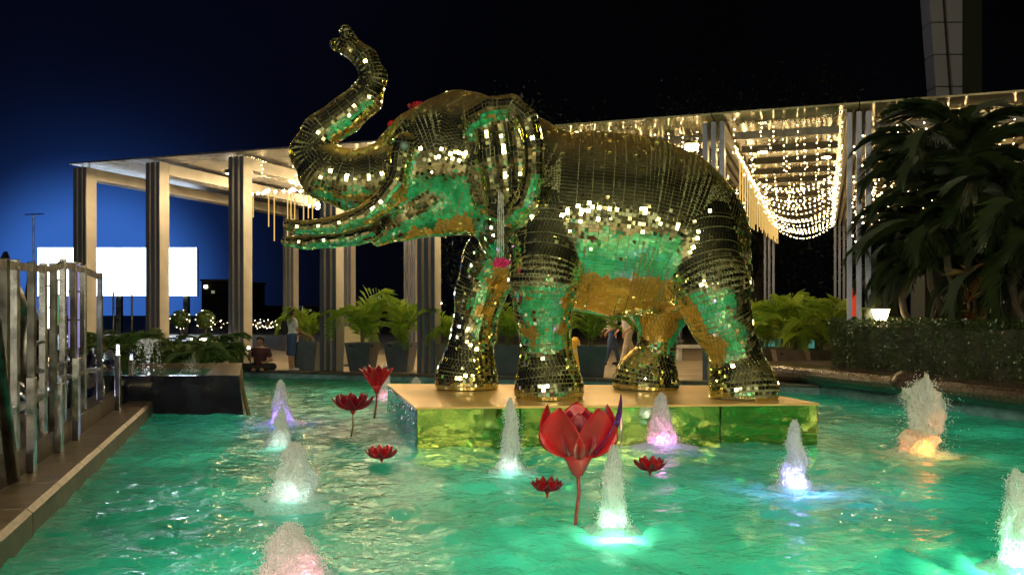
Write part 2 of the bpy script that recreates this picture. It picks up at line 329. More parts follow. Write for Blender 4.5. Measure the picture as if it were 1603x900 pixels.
# ------------------------------------------------------------------ implicit surfaces (continuous bodies)
class SDF:
    def __init__(s, lo, hi, h):
        s.lo = np.array(lo, float); s.h = h; s.n = np.ceil((np.array(hi)-s.lo)/h).astype(int)+1
        s.d = np.full(s.n, .6, np.float32)
    def seg(s, a, b, ra, rb, k=.05, w=1.0):
        a = np.array(a, float); b = np.array(b, float)
        m = max(ra, rb)*max(1, w)+k*1.6+3*s.h
        i0 = np.clip(((np.minimum(a, b)-m-s.lo)/s.h).astype(int), 0, s.n-1); i1 = np.clip(((np.maximum(a, b)+m-s.lo)/s.h).astype(int)+1, 1, s.n)
        if (i1 <= i0).any(): return
        X = (s.lo[0]+s.h*np.arange(i0[0], i1[0], dtype=np.float32))[:, None, None]
        Y = ((s.lo[1]+s.h*np.arange(i0[1], i1[1], dtype=np.float32))/w)[None, :, None]
        Z = (s.lo[2]+s.h*np.arange(i0[2], i1[2], dtype=np.float32))[None, None, :]
        aa = a/np.array([1, w, 1]); bb = b/np.array([1, w, 1]); ab = bb-aa; L2 = max(ab@ab, 1e-9)
        t = np.clip(((X-aa[0])*ab[0]+(Y-aa[1])*ab[1]+(Z-aa[2])*ab[2])/L2, 0, 1)
        d = np.sqrt((X-aa[0]-t*ab[0])**2+(Y-aa[1]-t*ab[1])**2+(Z-aa[2]-t*ab[2])**2)-(ra+(rb-ra)*t)
        d = (d*(1+w)/2).astype(np.float32)
        sl = (slice(i0[0], i1[0]), slice(i0[1], i1[1]), slice(i0[2], i1[2])); o = s.d[sl]
        hh = np.maximum(k-np.abs(o-d), 0)/k
        s.d[sl] = np.minimum(o, d)-hh*hh*k*.25
    def chain(s, pts, k=.05, w=1.0):
        for (a, ra), (b, rb) in zip(pts[:-1], pts[1:]): s.seg(a, b, ra, rb, k, w)
    def clip_below(s, z):
        Z = (s.lo[2]+s.h*np.arange(s.n[2])).astype(np.float32)
        s.d = np.maximum(s.d, (z-Z)[None, None, :])
    def clip_above(s, z):
        Z = (s.lo[2]+s.h*np.arange(s.n[2])).astype(np.float32)
        s.d = np.maximum(s.d, (Z-z)[None, None, :])
    def sample(s, p):
        q = (p-s.lo)/s.h; q = np.clip(q, 0, s.n-1.001); i = q.astype(int); f = q-i; d = s.d; r = 0
        for dx in (0, 1):
            for dy in (0, 1):
                for dz in (0, 1):
                    wt = (f[:, 0] if dx else 1-f[:, 0])*(f[:, 1] if dy else 1-f[:, 1])*(f[:, 2] if dz else 1-f[:, 2])
                    r = r+wt*d[i[:, 0]+dx, i[:, 1]+dy, i[:, 2]+dz]
        return r
    def grad(s, p):
        e = s.h*.9; g = np.stack([s.sample(p+np.eye(3)[k]*e)-s.sample(p-np.eye(3)[k]*e) for k in range(3)], 1)
        l = np.linalg.norm(g, axis=1, keepdims=True); return g/np.maximum(l, 1e-6)
    def surf(s):
        d = s.d; inside = d < 0; n = np.array(d.shape); cs = tuple(n-1)
        S = np.zeros(cs+(3,), np.float32); C = np.zeros(cs, np.float32)
        quads = []
        idx = None
        crosses = []
        for ax in range(3):
            o1, o2 = [a for a in range(3) if a != ax]
            sa = [slice(None)]*3; sb = [slice(None)]*3; sa[ax] = slice(0, -1); sb[ax] = slice(1, None)
            m = inside[tuple(sa)] != inside[tuple(sb)]
            I = np.argwhere(m)
            da = d[tuple(sa)][m]; db = d[tuple(sb)][m]; t = da/(da-db)
            pos = I.astype(np.float32); pos[:, ax] += t
            for e1 in (0, -1):
                for e2 in (0, -1):
                    J = I.copy(); J[:, o1] += e1; J[:, o2] += e2
                    ok = ((J >= 0) & (J < np.array(cs))).all(1)
                    np.add.at(S, tuple(J[ok].T), pos[ok]); np.add.at(C, tuple(J[ok].T), 1)
            crosses.append((ax, o1, o2, I, da < 0))
        act = C > 0; idx = np.full(cs, -1, np.int64); idx[act] = np.arange(act.sum())
        V = S[act]/C[act][:, None]*s.h+s.lo
        for ax, o1, o2, I, neg in crosses:
            ok = (I[:, o1] > 0) & (I[:, o2] > 0) & (I[:, o1] < cs[o1]) & (I[:, o2] < cs[o2]); I = I[ok]; neg = neg[ok]
            q = []
            for e1, e2 in ((-1, -1), (0, -1), (0, 0), (-1, 0)):
                J = I.copy(); J[:, o1] += e1; J[:, o2] += e2; q.append(idx[tuple(J.T)])
            q = np.stack(q, 1)
            flip = neg if ax != 1 else ~neg
            q[~flip] = q[~flip][:, ::-1]
            quads.append(q)
        return V, np.concatenate(quads)
    def mesh(s, name, m): V, Q = s.surf(); return npmesh(name, V, Q, m)

# ------------------------------------------------------------------ pool, deck, ledges
CD = Vector((.9426, -.334)); CN = Vector((.334, .9426))          # canopy: along the front, towards the back
C0 = Vector((-12.05, 24.4))
def front(s, back=0): p = C0+CD*s+CN*back; return p
pNL = Vector((-1.75, .45)); pNR = Vector((11.4, .45)); pFR = Vector((6.13, 17.45)); pFL = Vector((-8.32, 22.55))
DZ = .15
def ground():
    inner = [pNL, pNR, pFR, pFL]; outer = [(-500, -500), (500, -500), (500, 500), (-500, 500)]
    mb = MB(); v = [(p.x, p.y, DZ) for p in inner]+[(x, y, DZ) for x, y in outer]
    mb.add(v, [(4, 5, 1, 0), (5, 6, 2, 1), (6, 7, 3, 2), (7, 4, 0, 3)])
    tag(mb.build('ground', M['deck']), kind='structure')
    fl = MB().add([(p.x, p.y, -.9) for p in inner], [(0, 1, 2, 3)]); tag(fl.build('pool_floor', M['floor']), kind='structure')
    for a, b, nm in ((pFL, pFR, 'pool_wall'), (pNL, pNR, 'pool_wall'), (pNL, pFL, 'pool_wall'), (pNR, pFR, 'pool_wall')):
        w = MB().add([(a.x, a.y, -.9), (b.x, b.y, -.9), (b.x, b.y, DZ-.04), (a.x, a.y, DZ-.04)], [(0, 1, 2, 3)])
        tag(w.build(nm, M['tile_blue']), kind='structure')
    # rim coping stones along the far edge
    d = (pFR-pFL); L = d.length; d.normalize(); n = Vector((-d.y, d.x)); k = int(L/.9)
    rim = MB()
    root = tag(thing('pool_rim', None, None), kind='structure')
    base = MB().box((0, 0, 0), (.885, .34, .06)).mesh('coping_stone', M['stone'])
    for i in range(k):
        p = pFL+d*((i+.5)*L/k)+n*.12
        o = link('coping_stone', base, root, loc=(p.x, p.y, DZ+.004)); o.rotation_euler = (0, 0, math.atan2(d.y, d.x)); o.scale = (L/k/.9, 1, 1)
ground()

JETS = []
def wave(x, y):
    r = np.random.RandomState(3); z = np.zeros_like(x)
    for i in range(26):
        lam = .22*1.16**i if i < 14 else .18+.5*r.rand(); a = r.rand()*2*math.pi; k = 2*math.pi/lam
        z += .0050*lam**.75*np.sin(k*(x*math.cos(a)+y*math.sin(a))+r.rand()*6.28+.5*np.sin(.8*x*math.sin(a*3)+.7*y))
    return z

def water():
    xs = np.arange(-8.6, 11.6, .06); ys = np.arange(.35, 22.8, .06)
    X, Y = np.meshgrid(xs, ys, indexing='ij'); z = wave(X, Y)
    for (jx, jy, s) in JETS:
        r = np.hypot(X-jx, Y-jy); z += .014*s*np.exp(-r/.55)*np.cos(r*26)*np.clip(r/.1, 0, 1)
    V = np.stack([X, Y, z], -1).reshape(-1, 3); nx, ny = X.shape; I = np.arange(nx*ny).reshape(nx, ny)
    Q = np.stack([I[:-1, :-1], I[1:, :-1], I[1:, 1:], I[:-1, 1:]], -1).reshape(-1, 4)
    # keep only the cells inside the pool
    c = V[Q].mean(1)[:, :2]; ok = np.ones(len(Q), bool); poly = [pNL, pNR, pFR, pFL]
    for i in range(4):
        a = poly[i]; b = poly[(i+1) % 4]; ok &= ((b.x-a.x)*(c[:, 1]-a.y)-(b.y-a.y)*(c[:, 0]-a.x)) > -.08
    Q = Q[ok]; used = np.unique(Q); mp = np.zeros(len(V), np.int64); mp[used] = np.arange(len(used))
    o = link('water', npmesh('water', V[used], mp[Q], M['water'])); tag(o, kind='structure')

# ------------------------------------------------------------------ plinth
PT = .49
pl = [Vector((-1.15, 10.34)), Vector((3.80, 10.80)), Vector((3.22, 13.45)), Vector((-1.98, 13.80))]
def plinth():
    t = thing('mirror_plinth', 'low mirrored gold plinth standing in the green pool under the elephant', 'plinth', (pl[0].x, pl[0].y, 0))
    o = t.location
    top = MB().prism([(p.x-o.x, p.y-o.y) for p in pl], PT-.03, PT); top.build('top_sheet', M['plinth_top'], t, bevel=.008)
    inn = [p+((sum(pl, Vector((0, 0)))/4)-p).normalized()*.03 for p in pl]
    # front face panels with visible joints
    def face(a, b, n, m, nm):
        for i in range(n):
            p = a+(b-a)*(i/n+.002); q = a+(b-a)*((i+1)/n-.002); dd = (q-p).normalized(); nn = Vector((dd.y, -dd.x))*.01
            w = MB().prism([(p.x-o.x, p.y-o.y), (q.x-o.x, q.y-o.y), (q.x-nn.x-o.x, q.y-nn.y-o.y), (p.x-nn.x-o.x, p.y-nn.y-o.y)] , -.9, PT-.031)
            w.build(nm, m, t)
    face(inn[0], inn[1], 4, M['plinth_front'], 'mirror_panel')
    r = random.Random(5)
    for i in range(3):                               # crumpled film on the left flank
        p = inn[3]+(inn[0]-inn[3])*(i/3+.002); q = inn[3]+(inn[0]-inn[3])*((i+1)/3-.002); dd = (q-p).normalized(); nn = Vector((dd.y, -dd.x)); vs = []
        for a in range(25):
            for b in range(21):
                w = p+(q-p)*(a/24); e = 0 if a in (0, 24) or b == 20 else r.uniform(0, .022); w = w+nn*e
                vs.append((w.x-o.x+(r.uniform(-.01, .01) if e else 0), w.y-o.y, -.35+(PT-.031+.35)*b/20))
        MB().add(vs, [(a*21+b, (a+1)*21+b, (a+1)*21+b+1, a*21+b+1) for a in range(24) for b in range(20)]).build('film_panel', M['plinth_side'], t)
    face(inn[1], inn[2], 2, M['plinth_front'], 'mirror_panel'); face(inn[2], inn[3], 4, M['plinth_front'], 'mirror_panel')
plinth()

# ------------------------------------------------------------------ elephant
def chain(*pts): return [(P(u, v, Y), r*Y/F) for u, v, Y, r in pts]
# (points, smooth-union radius, depth scale)
E = []
E.append((chain((838,337,12.0,96),(870,340,12.0,112),(905,343,12.0,128),(955,348,12.0,133),(1005,354,12.0,130),(1045,364,12.0,118),(1078,380,12.0,93)), .16, .86))
E.append((chain((858,300,12.0,92),(800,275,11.98,95),(745,255,11.95,92)), .14, .86))                       # neck
E.append((chain((735,206,11.95,59),(718,202,11.95,58)), .14, .95))                                       # crown
E.append((chain((725,250,11.95,92),(690,250,11.93,84),(655,262,11.9,64)), .14, .84))                   # skull
E.append((chain((690,215,11.9,52),(655,225,11.9,46),(625,245,11.9,40)), .10, .9))                        # brow
E.append((chain((655,268,11.9,60),(605,280,11.85,55),(555,284,11.8,46),(512,270,11.8,43),(488,240,11.8,32),(503,207,11.8,27),(541,181,11.8,27),(573,154,11.8,25),(586,122,11.8,19),(573,93,11.8,17),(549,73,11.8,15)), .05, .95))
E.append((chain((549,73,11.8,15),(542,50,11.76,9)), .03, 1.0)); E.append((chain((549,76,11.8,14),(527,70,11.85,9)), .03, 1.0))
E.append((chain((735,300,11.95,68),(690,310,11.93,58),(640,338,11.9,36),(592,377,11.85,8)), .10, .85))  # jaw
E.append((chain((632,226,11.42,16),(628,250,11.38,15),(622,285,11.38,15),(598,318,11.42,15),(570,335,11.45,14)), .06, 1))  # cheek ridge
E.append((chain((636,238,11.45,22),(634,240,11.45,22)), .06, 1))
# near ear, folded flap
E.append((chain((738,214,11.35,18),(744,186,11.15,17),(770,168,10.95,15),(802,166,10.85,16),(826,188,10.80,16),(836,230,10.80,15),(836,275,10.86,15),(826,314,10.98,15),(800,340,11.12,15),(776,332,11.25,14)), .03, 1))
E.append((chain((762,192,11.14,17),(768,250,11.20,17),(778,318,11.24,15)), .09, 1))
E.append((chain((784,186,11.05,16),(792,245,11.12,17),(797,320,11.18,15)), .09, 1))
E.append((chain((806,186,10.96,15),(815,245,11.02,15),(815,312,11.09,14)), .07, 1))
E.append((chain((752,196,11.38,24),(750,260,11.42,24),(764,310,11.45,22)), .05, 1))
E.append((chain((780,205,11.22,18),(800,250,11.25,18),(795,300,11.3,18)), .05, 1))
# near legs
E.append((chain((862,360,11.55,69),(852,440,11.24,52),(851,490,11.32,41),(855,535,11.42,36),(857,575,11.46,40),(860,606,11.42,50),(860,640,11.40,51)), .12, .95))
E.append((chain((1085,385,11.7,76),(1112,450,11.36,57),(1128,500,11.36,45),(1148,545,11.45,37),(1160,590,11.46,42),(1165,612,11.40,49),(1165,640,11.40,50)), .12, .95))
# far legs
E.append((chain((815,350,12.5,64),(772,410,12.7,46),(752,460,12.75,37),(742,520,12.8,32),(734,565,12.8,37),(731,592,12.8,46),(731,630,12.8,50)), .10, .95))
E.append((chain((1050,420,12.5,80),(1035,480,12.7,44),(1030,520,12.75,28),(1028,550,12.78,27),(1015,582,12.8,38),(1012,598,12.8,49),(1012,630,12.8,49)), .10, .95))
E.append((chain((900,430,12.0,50),(960,440,12.0,50),(1020,430,12.0,55),(1075,430,12.0,50)), .15, 1.0))   # belly, groin
E.append((chain((1150,340,12.0,12),(1166,400,12.02,9),(1172,450,12.03,7)), .03, 1))                      # tail
TUSK = [chain((598,320,11.42,16),(570,338,11.40,15),(535,350,11.38,13),(495,356,11.38,11),(466,356,11.4,10),(453,352,11.4,8)),
        chain((600,358,12.15,15),(560,370,12.2,13),(520,376,12.2,11),(480,380,12.2,10),(449,378,12.2,7))]

TS = .046
def tiles_for(chains, S, ts, seed=1, deep=.11):
    pts = []; 
    for pc, k, w in chains:
        A = [np.array(p) for p, r in pc]; Rr = [r for p, r in pc]
        # dense resample
        cen = []; rad = []; 
        for i in range(len(A)-1):
            L = np.linalg.norm(A[i+1]-A[i]); n = max(1, int(L/.01))
            for j in range(n): t = j/n; cen.append(A[i]*(1-t)+A[i+1]*t); rad.append(Rr[i]*(1-t)+Rr[i+1]*t)
        cen.append(A[-1]); rad.append(Rr[-1]); cen = np.array(cen); rad = np.array(rad)
        s = np.concatenate([[0], np.cumsum(np.linalg.norm(np.diff(cen, axis=0), axis=1))]); tot = s[-1]
        ksz = max(3, int(.12/.01)); 
        stations = []
        T0 = cen[min(3, len(cen)-1)]-cen[0]; T0 /= np.linalg.norm(T0); T1 = cen[-1]-cen[max(-4, -len(cen))]; T1 /= np.linalg.norm(T1)
        a = rad[0]; nn = int(a*math.pi/2/ts)
        for j in range(nn, 0, -1): ph = j*ts/a; stations.append((cen[0]-T0*a*math.sin(ph), a*math.cos(ph), T0))
        for q in np.arange(0, tot, ts*.94):
            i = min(int(np.searchsorted(s, q)), len(cen)-1); lo = max(0, i-ksz); hi = min(len(cen)-1, i+ksz)
            T = cen[hi]-cen[lo]; T /= np.linalg.norm(T); stations.append((cen[i], rad[i], T))
        a = rad[-1]; nn = int(a*math.pi/2/ts)
        for j in range(0, nn+1): ph = j*ts/a; stations.append((cen[-1]+T1*a*math.sin(ph), a*math.cos(ph), T1))
        for c, r, T in stations:
            e1 = np.cross(T, [0, 0, 1.0]) if abs(T[2]) < .8 else np.cross(T, [0, 1.0, 0]); e1 /= np.linalg.norm(e1); e2 = np.cross(T, e1)
            n = max(3, int(round(2*math.pi*max(r, .004)/ts))); off = 0.0
            th = np.arange(n)*2*math.pi/n+off
            p = c+(np.cos(th)[:, None]*e1+np.sin(th)[:, None]*e2)*r*np.array([1, w, 1])
            pts.append(np.concatenate([p, np.repeat(T[None], n, 0)], 1))
    pts = np.concatenate(pts); p = pts[:, :3].copy(); T = pts[:, 3:]
    d0 = S.sample(p); keep = np.abs(d0) < deep; p = p[keep]; T = T[keep]
    for it in range(5): p -= S.grad(p)*S.sample(p)[:, None]
    ok = np.abs(S.sample(p)) < .01; p = p[ok]; T = T[ok]
    # greedy removal of overlaps
    hsh = {}; sel = []; md = ts*.75
    for i in range(len(p)):
        a = p[i]; c = (int(a[0]//ts), int(a[1]//ts), int(a[2]//ts)); bad = False
        for dx in (-1, 0, 1):
            for dy in (-1, 0, 1):
                for dz in (-1, 0, 1):
                    for j in hsh.get((c[0]+dx, c[1]+dy, c[2]+dz), ()):
                        b = p[j]; q = (a[0]-b[0])**2+(a[1]-b[1])**2+(a[2]-b[2])**2
                        if q < md*md: bad = True; break
                    if bad: break
                if bad: break
            if bad: break
        if not bad: sel.append(i); hsh.setdefault(c, []).append(i)
    p = p[sel]; T = T[sel]
    return p, T, hsh
def tile_mesh(name, p, T, S, size, tilt):
    n = S.grad(p); N_ = len(p); r = np.random.RandomState(4)
    t1 = T-n*(T*n).sum(1)[:, None]; l = np.linalg.norm(t1, axis=1, keepdims=True); bad = l[:, 0] < .1
    t1[bad] = np.cross(n[bad], [0, 0, 1.0]); t1 /= np.maximum(np.linalg.norm(t1, axis=1, keepdims=True), 1e-6)
    t2 = np.cross(n, t1)
    # tilt each tile a little, a few of them more
    amp = tilt*np.where(r.rand(N_) < .14, 5.0, 1.0)[:, None]
    n2 = n+(t1*r.randn(N_, 1)+t2*r.randn(N_, 1))*amp; n2 /= np.linalg.norm(n2, axis=1, keepdims=True)
    t1 = t1-n2*(t1*n2).sum(1)[:, None]; t1 /= np.linalg.norm(t1, axis=1, keepdims=True); t2 = np.cross(n2, t1)
    a = size*(.475+.015*r.randn(N_, 1)); b = size*(.475+.015*r.randn(N_, 1)); c = p+n*.010
    top = [c+t1*a*i+t2*b*j for i, j in ((-1, -1), (1, -1), (1, 1), (-1, 1))]
    bot = [v-n2*.009 for v in top]
    V = np.stack(top+bot, 1).reshape(-1, 3); b0 = np.arange(N_)[:, None]*8
    fs = [(0, 1, 2, 3), (4, 5, 1, 0), (5, 6, 2, 1), (6, 7, 3, 2), (7, 4, 0, 3)]
    Q = np.concatenate([b0+np.array(f) for f in fs])
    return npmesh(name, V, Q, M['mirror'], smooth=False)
def fill_gaps(S, V, hsh, p, ts):
    r = np.random.RandomState(9); out = []; order = r.permutation(len(V)); h2 = {}
    pl_ = p.tolist()
    for i in order:
        a = V[i]; c = (int(a[0]//ts), int(a[1]//ts), int(a[2]//ts)); bad = False
        for dx in (-1, 0, 1):
            for dy in (-1, 0, 1):
                for dz in (-1, 0, 1):
                    for b in h2.get((c[0]+dx, c[1]+dy, c[2]+dz), ()):
                        q = (a[0]-b[0])**2+(a[1]-b[1])**2+(a[2]-b[2])**2
                        if q < b[3]: bad = True; break
                    if bad: break
                if bad: break
            if bad: break
        if not bad: out.append(a); h2.setdefault(c, []).append((a[0], a[1], a[2], (.62*ts)**2))
    return np.array(out)
def elephant():
    S = SDF((-3.3, 10.3, .35), (3.9, 13.6, 5.6), .034)
    for pc, k, w in E: S.chain(pc, k, w)
    S.clip_below(PT+.004)
    V, Q = S.surf()
    t = thing('elephant_statue', 'giant elephant statue covered in gold mirror mosaic, trunk raised, on the plinth', 'elephant statue', (1.0, 12.0, PT))
    base = np.array(t.location)
    bd = link('body', npmesh('body', V-base, Q, M['body']), t)
    p, T, hsh = tiles_for(E, S, TS)
    ok = p[:, 2] > PT+.02; p = p[ok]; T = T[ok]
    # small cut pieces where rows meet
    h2 = {}
    for a in p: h2.setdefault((int(a[0]//TS), int(a[1]//TS), int(a[2]//TS)), []).append((a[0], a[1], a[2], (.66*TS)**2))
    r = np.random.RandomState(9); extra = []
    n = S.grad(V); V2 = V[r.permutation(len(V))]
    V2 = V2[V2[:, 2] > PT+.03]
    for a in V2:
        c = (int(a[0]//TS), int(a[1]//TS), int(a[2]//TS)); bad = False
        for dx in (-1, 0, 1):
            for dy in (-1, 0, 1):
                for dz in (-1, 0, 1):
                    for b in h2.get((c[0]+dx, c[1]+dy, c[2]+dz), ()):
                        if (a[0]-b[0])**2+(a[1]-b[1])**2+(a[2]-b[2])**2 < b[3]: bad = True; break
                    if bad: break
                if bad: break
            if bad: break
        if not bad: extra.append(a); h2.setdefault(c, []).append((a[0], a[1], a[2], (.45*TS)**2))
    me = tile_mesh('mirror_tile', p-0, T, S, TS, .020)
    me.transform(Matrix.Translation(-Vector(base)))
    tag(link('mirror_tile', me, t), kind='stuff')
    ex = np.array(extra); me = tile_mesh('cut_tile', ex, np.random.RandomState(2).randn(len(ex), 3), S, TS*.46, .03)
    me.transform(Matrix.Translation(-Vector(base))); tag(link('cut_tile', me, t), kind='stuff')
    print('tiles', len(p), 'cut', len(ex), 'verts', len(V))
    for i, tc in enumerate(TUSK):
        lo = np.min([np.array(q) for q, _ in tc], 0)-.3; hi = np.max([np.array(q) for q, _ in tc], 0)+.3
        S2 = SDF(lo, hi, .014); S2.chain(tc, .02, 1)
        V3, Q3 = S2.surf(); tk = link('tusk', npmesh('tusk', V3-base, Q3, M['body']), t)
        p2, T2, _ = tiles_for([(tc, .02, 1)], S2, TS*.8, deep=.05)
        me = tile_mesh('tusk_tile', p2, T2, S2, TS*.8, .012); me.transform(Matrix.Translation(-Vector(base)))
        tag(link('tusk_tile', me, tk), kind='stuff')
    eye = MB(); c = P(633, 228, 11.22)-t.location
    for _ in range(1): pass
    mb = MB().lathe([(.0, -.04), (.04, -.035), (.062, 0), (.04, .03), (.01, .04)], 16)
    me = mb.mesh('eye', M['glass_eye'], True); me.transform(Matrix.Rotation(R(90), 4, 'X')); link('eye', me, t, loc=c)
M['glass_eye'] = mat('grey_glass_eye', (.20, .28, .26), .05, metal=.3)
elephant()

# garlands hung on the statue
def garlands():
    t = thing('flower_garland', 'thin garland strings with a pink flower end hanging from the elephant ear', 'garland', P(784, 300, 10.93))
    o = t.location
    for k in range(4):
        a = P(781+k*2.4, 296+3*k, 10.95); b = P(779+k*3.2, 404, 10.97)
        pts = [a.lerp(b, i/6)+Vector((.004*math.sin(i*2+k), -.01*math.sin(i/6*3.14), 0))-o for i in range(7)]
        MB().tube(pts, .009, 6).build('thread', M['string'], t, True)
    fl = MB(); r = random.Random(3)
    for i in range(5):
        c = P(776+i*4.4, 410+r.uniform(-1, 1), 10.96)-o
        for k in range(7):
            fl.ico(c+Vector((r.uniform(-.025, .025), r.uniform(-.03, .03), r.uniform(-.05, .04))), .028)
    fl.build('blossom', M['pink'], t)
    for uu, vv, nn, nm, lb in ((655, 170, 9, 'head', 'small red flower garland lying on the brow of the elephant'), (624, 198, 7, 'trunk', 'small red blossom bunch at the root of the elephant trunk')):
        t = thing('flower_garland', lb, 'garland', P(uu, vv, 11.95)); mb = MB()
        for k in range(nn*3): mb.ico(Vector((r.uniform(-.12, .12), r.uniform(-.2, .1), 0)), .05) if False else mb.ico(Vector((r.uniform(-.11, .11), r.uniform(-.2, .1), r.uniform(-.02, .05)+0)), .035)
        mb.build('blossom', M['red2'] if nm == 'head' else M['red'], t)
garlands()

# ------------------------------------------------------------------ canopy
ZT = 5.62                                         # top of the beams
def canopy():
    t = thing('canopy', 'long glass roofed canopy on slender triple fin columns behind the pool', 'canopy', (C0.x, C0.y, DZ))
    o = Vector((C0.x, C0.y, 0)); t.location = o
    def pt(s, b, z): q = front(s, b); return Vector((q.x, q.y, z))-o
    ang = math.atan2(CD.y, CD.x)
    Rz = Matrix.Rotation(ang, 3, 'Z')
    def boxm(nm, m, dims): return MB().box((0, 0, 0), dims).mesh(nm, m)
    th, dp = .085, .36
    hgt = ZT-DZ
    post = boxm('column_fin', M['fin_side'], (th, dp, hgt)); edge = boxm('fin_edge', M['fin'], (th+.012, .03, hgt-.02))
    groups = [(s, 10) for s in (.2, 2.7, 5.35, 8.05, 10.7)]+[(s, 20.6) for s in (13.35, 17.35, 20.2, 24.2, 27.0, 29.8, 32.6)]
    for s, D in groups:
        beam = bpy.data.meshes.get('roof_beam_%d' % D)
        if not beam: beam = MB().box((0, 0, 0), (th, D-dp-.01, .30)).mesh('roof_beam_%d' % D, M['fin_side'])
        for k in (-1, 0, 1):
            ss = s+k*.175
            for b in (0, D):
                q = link('column_fin', post, t, loc=pt(ss, b, DZ+hgt/2)); q.rotation_euler = (0, 0, ang)
                e = link('fin_edge', edge, q, loc=(0, -dp/2-.013, 0))
            q = link('roof_beam', beam, t, loc=pt(ss, D/2, ZT-.16)); q.rotation_euler = (0, 0, ang)
    # soffit: left part silver sheets, right part tinted glass with purlins
    def panel(s0, s1, b0, b1, z, m, nm, tk=.04):
        mb = MB().prism([tuple(pt(s0+.012, b0+.012, 0)[:2]), tuple(pt(s1-.012, b0+.012, 0)[:2]), tuple(pt(s1-.012, b1-.012, 0)[:2]), tuple(pt(s0+.012, b1-.012, 0)[:2])], z, z+tk)
        mb.build(nm, m, t)
    sp = [.0, 2.7, 5.35, 8.05, 10.7, 13.1]
    for i in range(len(sp)-1):
        for b0, b1 in ((-.4, 2.2), (2.2, 5.0), (5.0, 7.8), (7.8, 10.3)): panel(sp[i], sp[i+1], b0, b1, ZT+.06, M['roof_l'], 'soffit_panel')
    sp = [13.1, 17.35, 20.2, 24.2, 27.0, 29.8, 32.8]
    for i in range(len(sp)-1):
        for k in range(7): panel(sp[i], sp[i+1], -.6+3.05*k, -.6+3.05*(k+1), ZT+.06, M['roof_r'], 'roof_glass')
    for k in range(12):
        b = .9+k*1.75
        for i in range(len(sp)-1):
            a = pt(sp[i]+.35, b, ZT-.12); c = pt(sp[i+1]-.35, b, ZT-.12)
            MB().bar(a, c, .10, .16).build('purlin', M['purlin'], t)
    # rods between posts and roof sheet, little spot lamps
    for s, D in groups[:5]:
        for dx in (-.12, .12):
            MB().tube([pt(s+dx, .02, ZT-.01), pt(s+dx, .02, ZT+.07)], .018, 6).build('roof_bolt', M['steel'], t)
    for s, b in ((4.1, 1.2), (4.45, 1.2), (9.6, 1.6)):
        f = MB().bar(pt(s, b-.12, ZT-.12), pt(s, b+.12, ZT-.12), .18, .1).build('spot_lamp', M['steel_dark'], t)
        MB().bar(pt(s, b-.1, ZT-.185), pt(s, b+.1, ZT-.185), .14, .012).build('lamp_lens', M['bulb_w'], f)
        MB().tube([pt(s, b, ZT-.07), pt(s, b, ZT+.06)], .02, 6).build('lamp_stem', M['steel_dark'], f)
    return pt, o
cpt, cO = canopy()
def W(s, b, z): q = front(s, b); return Vector((q.x, q.y, z))

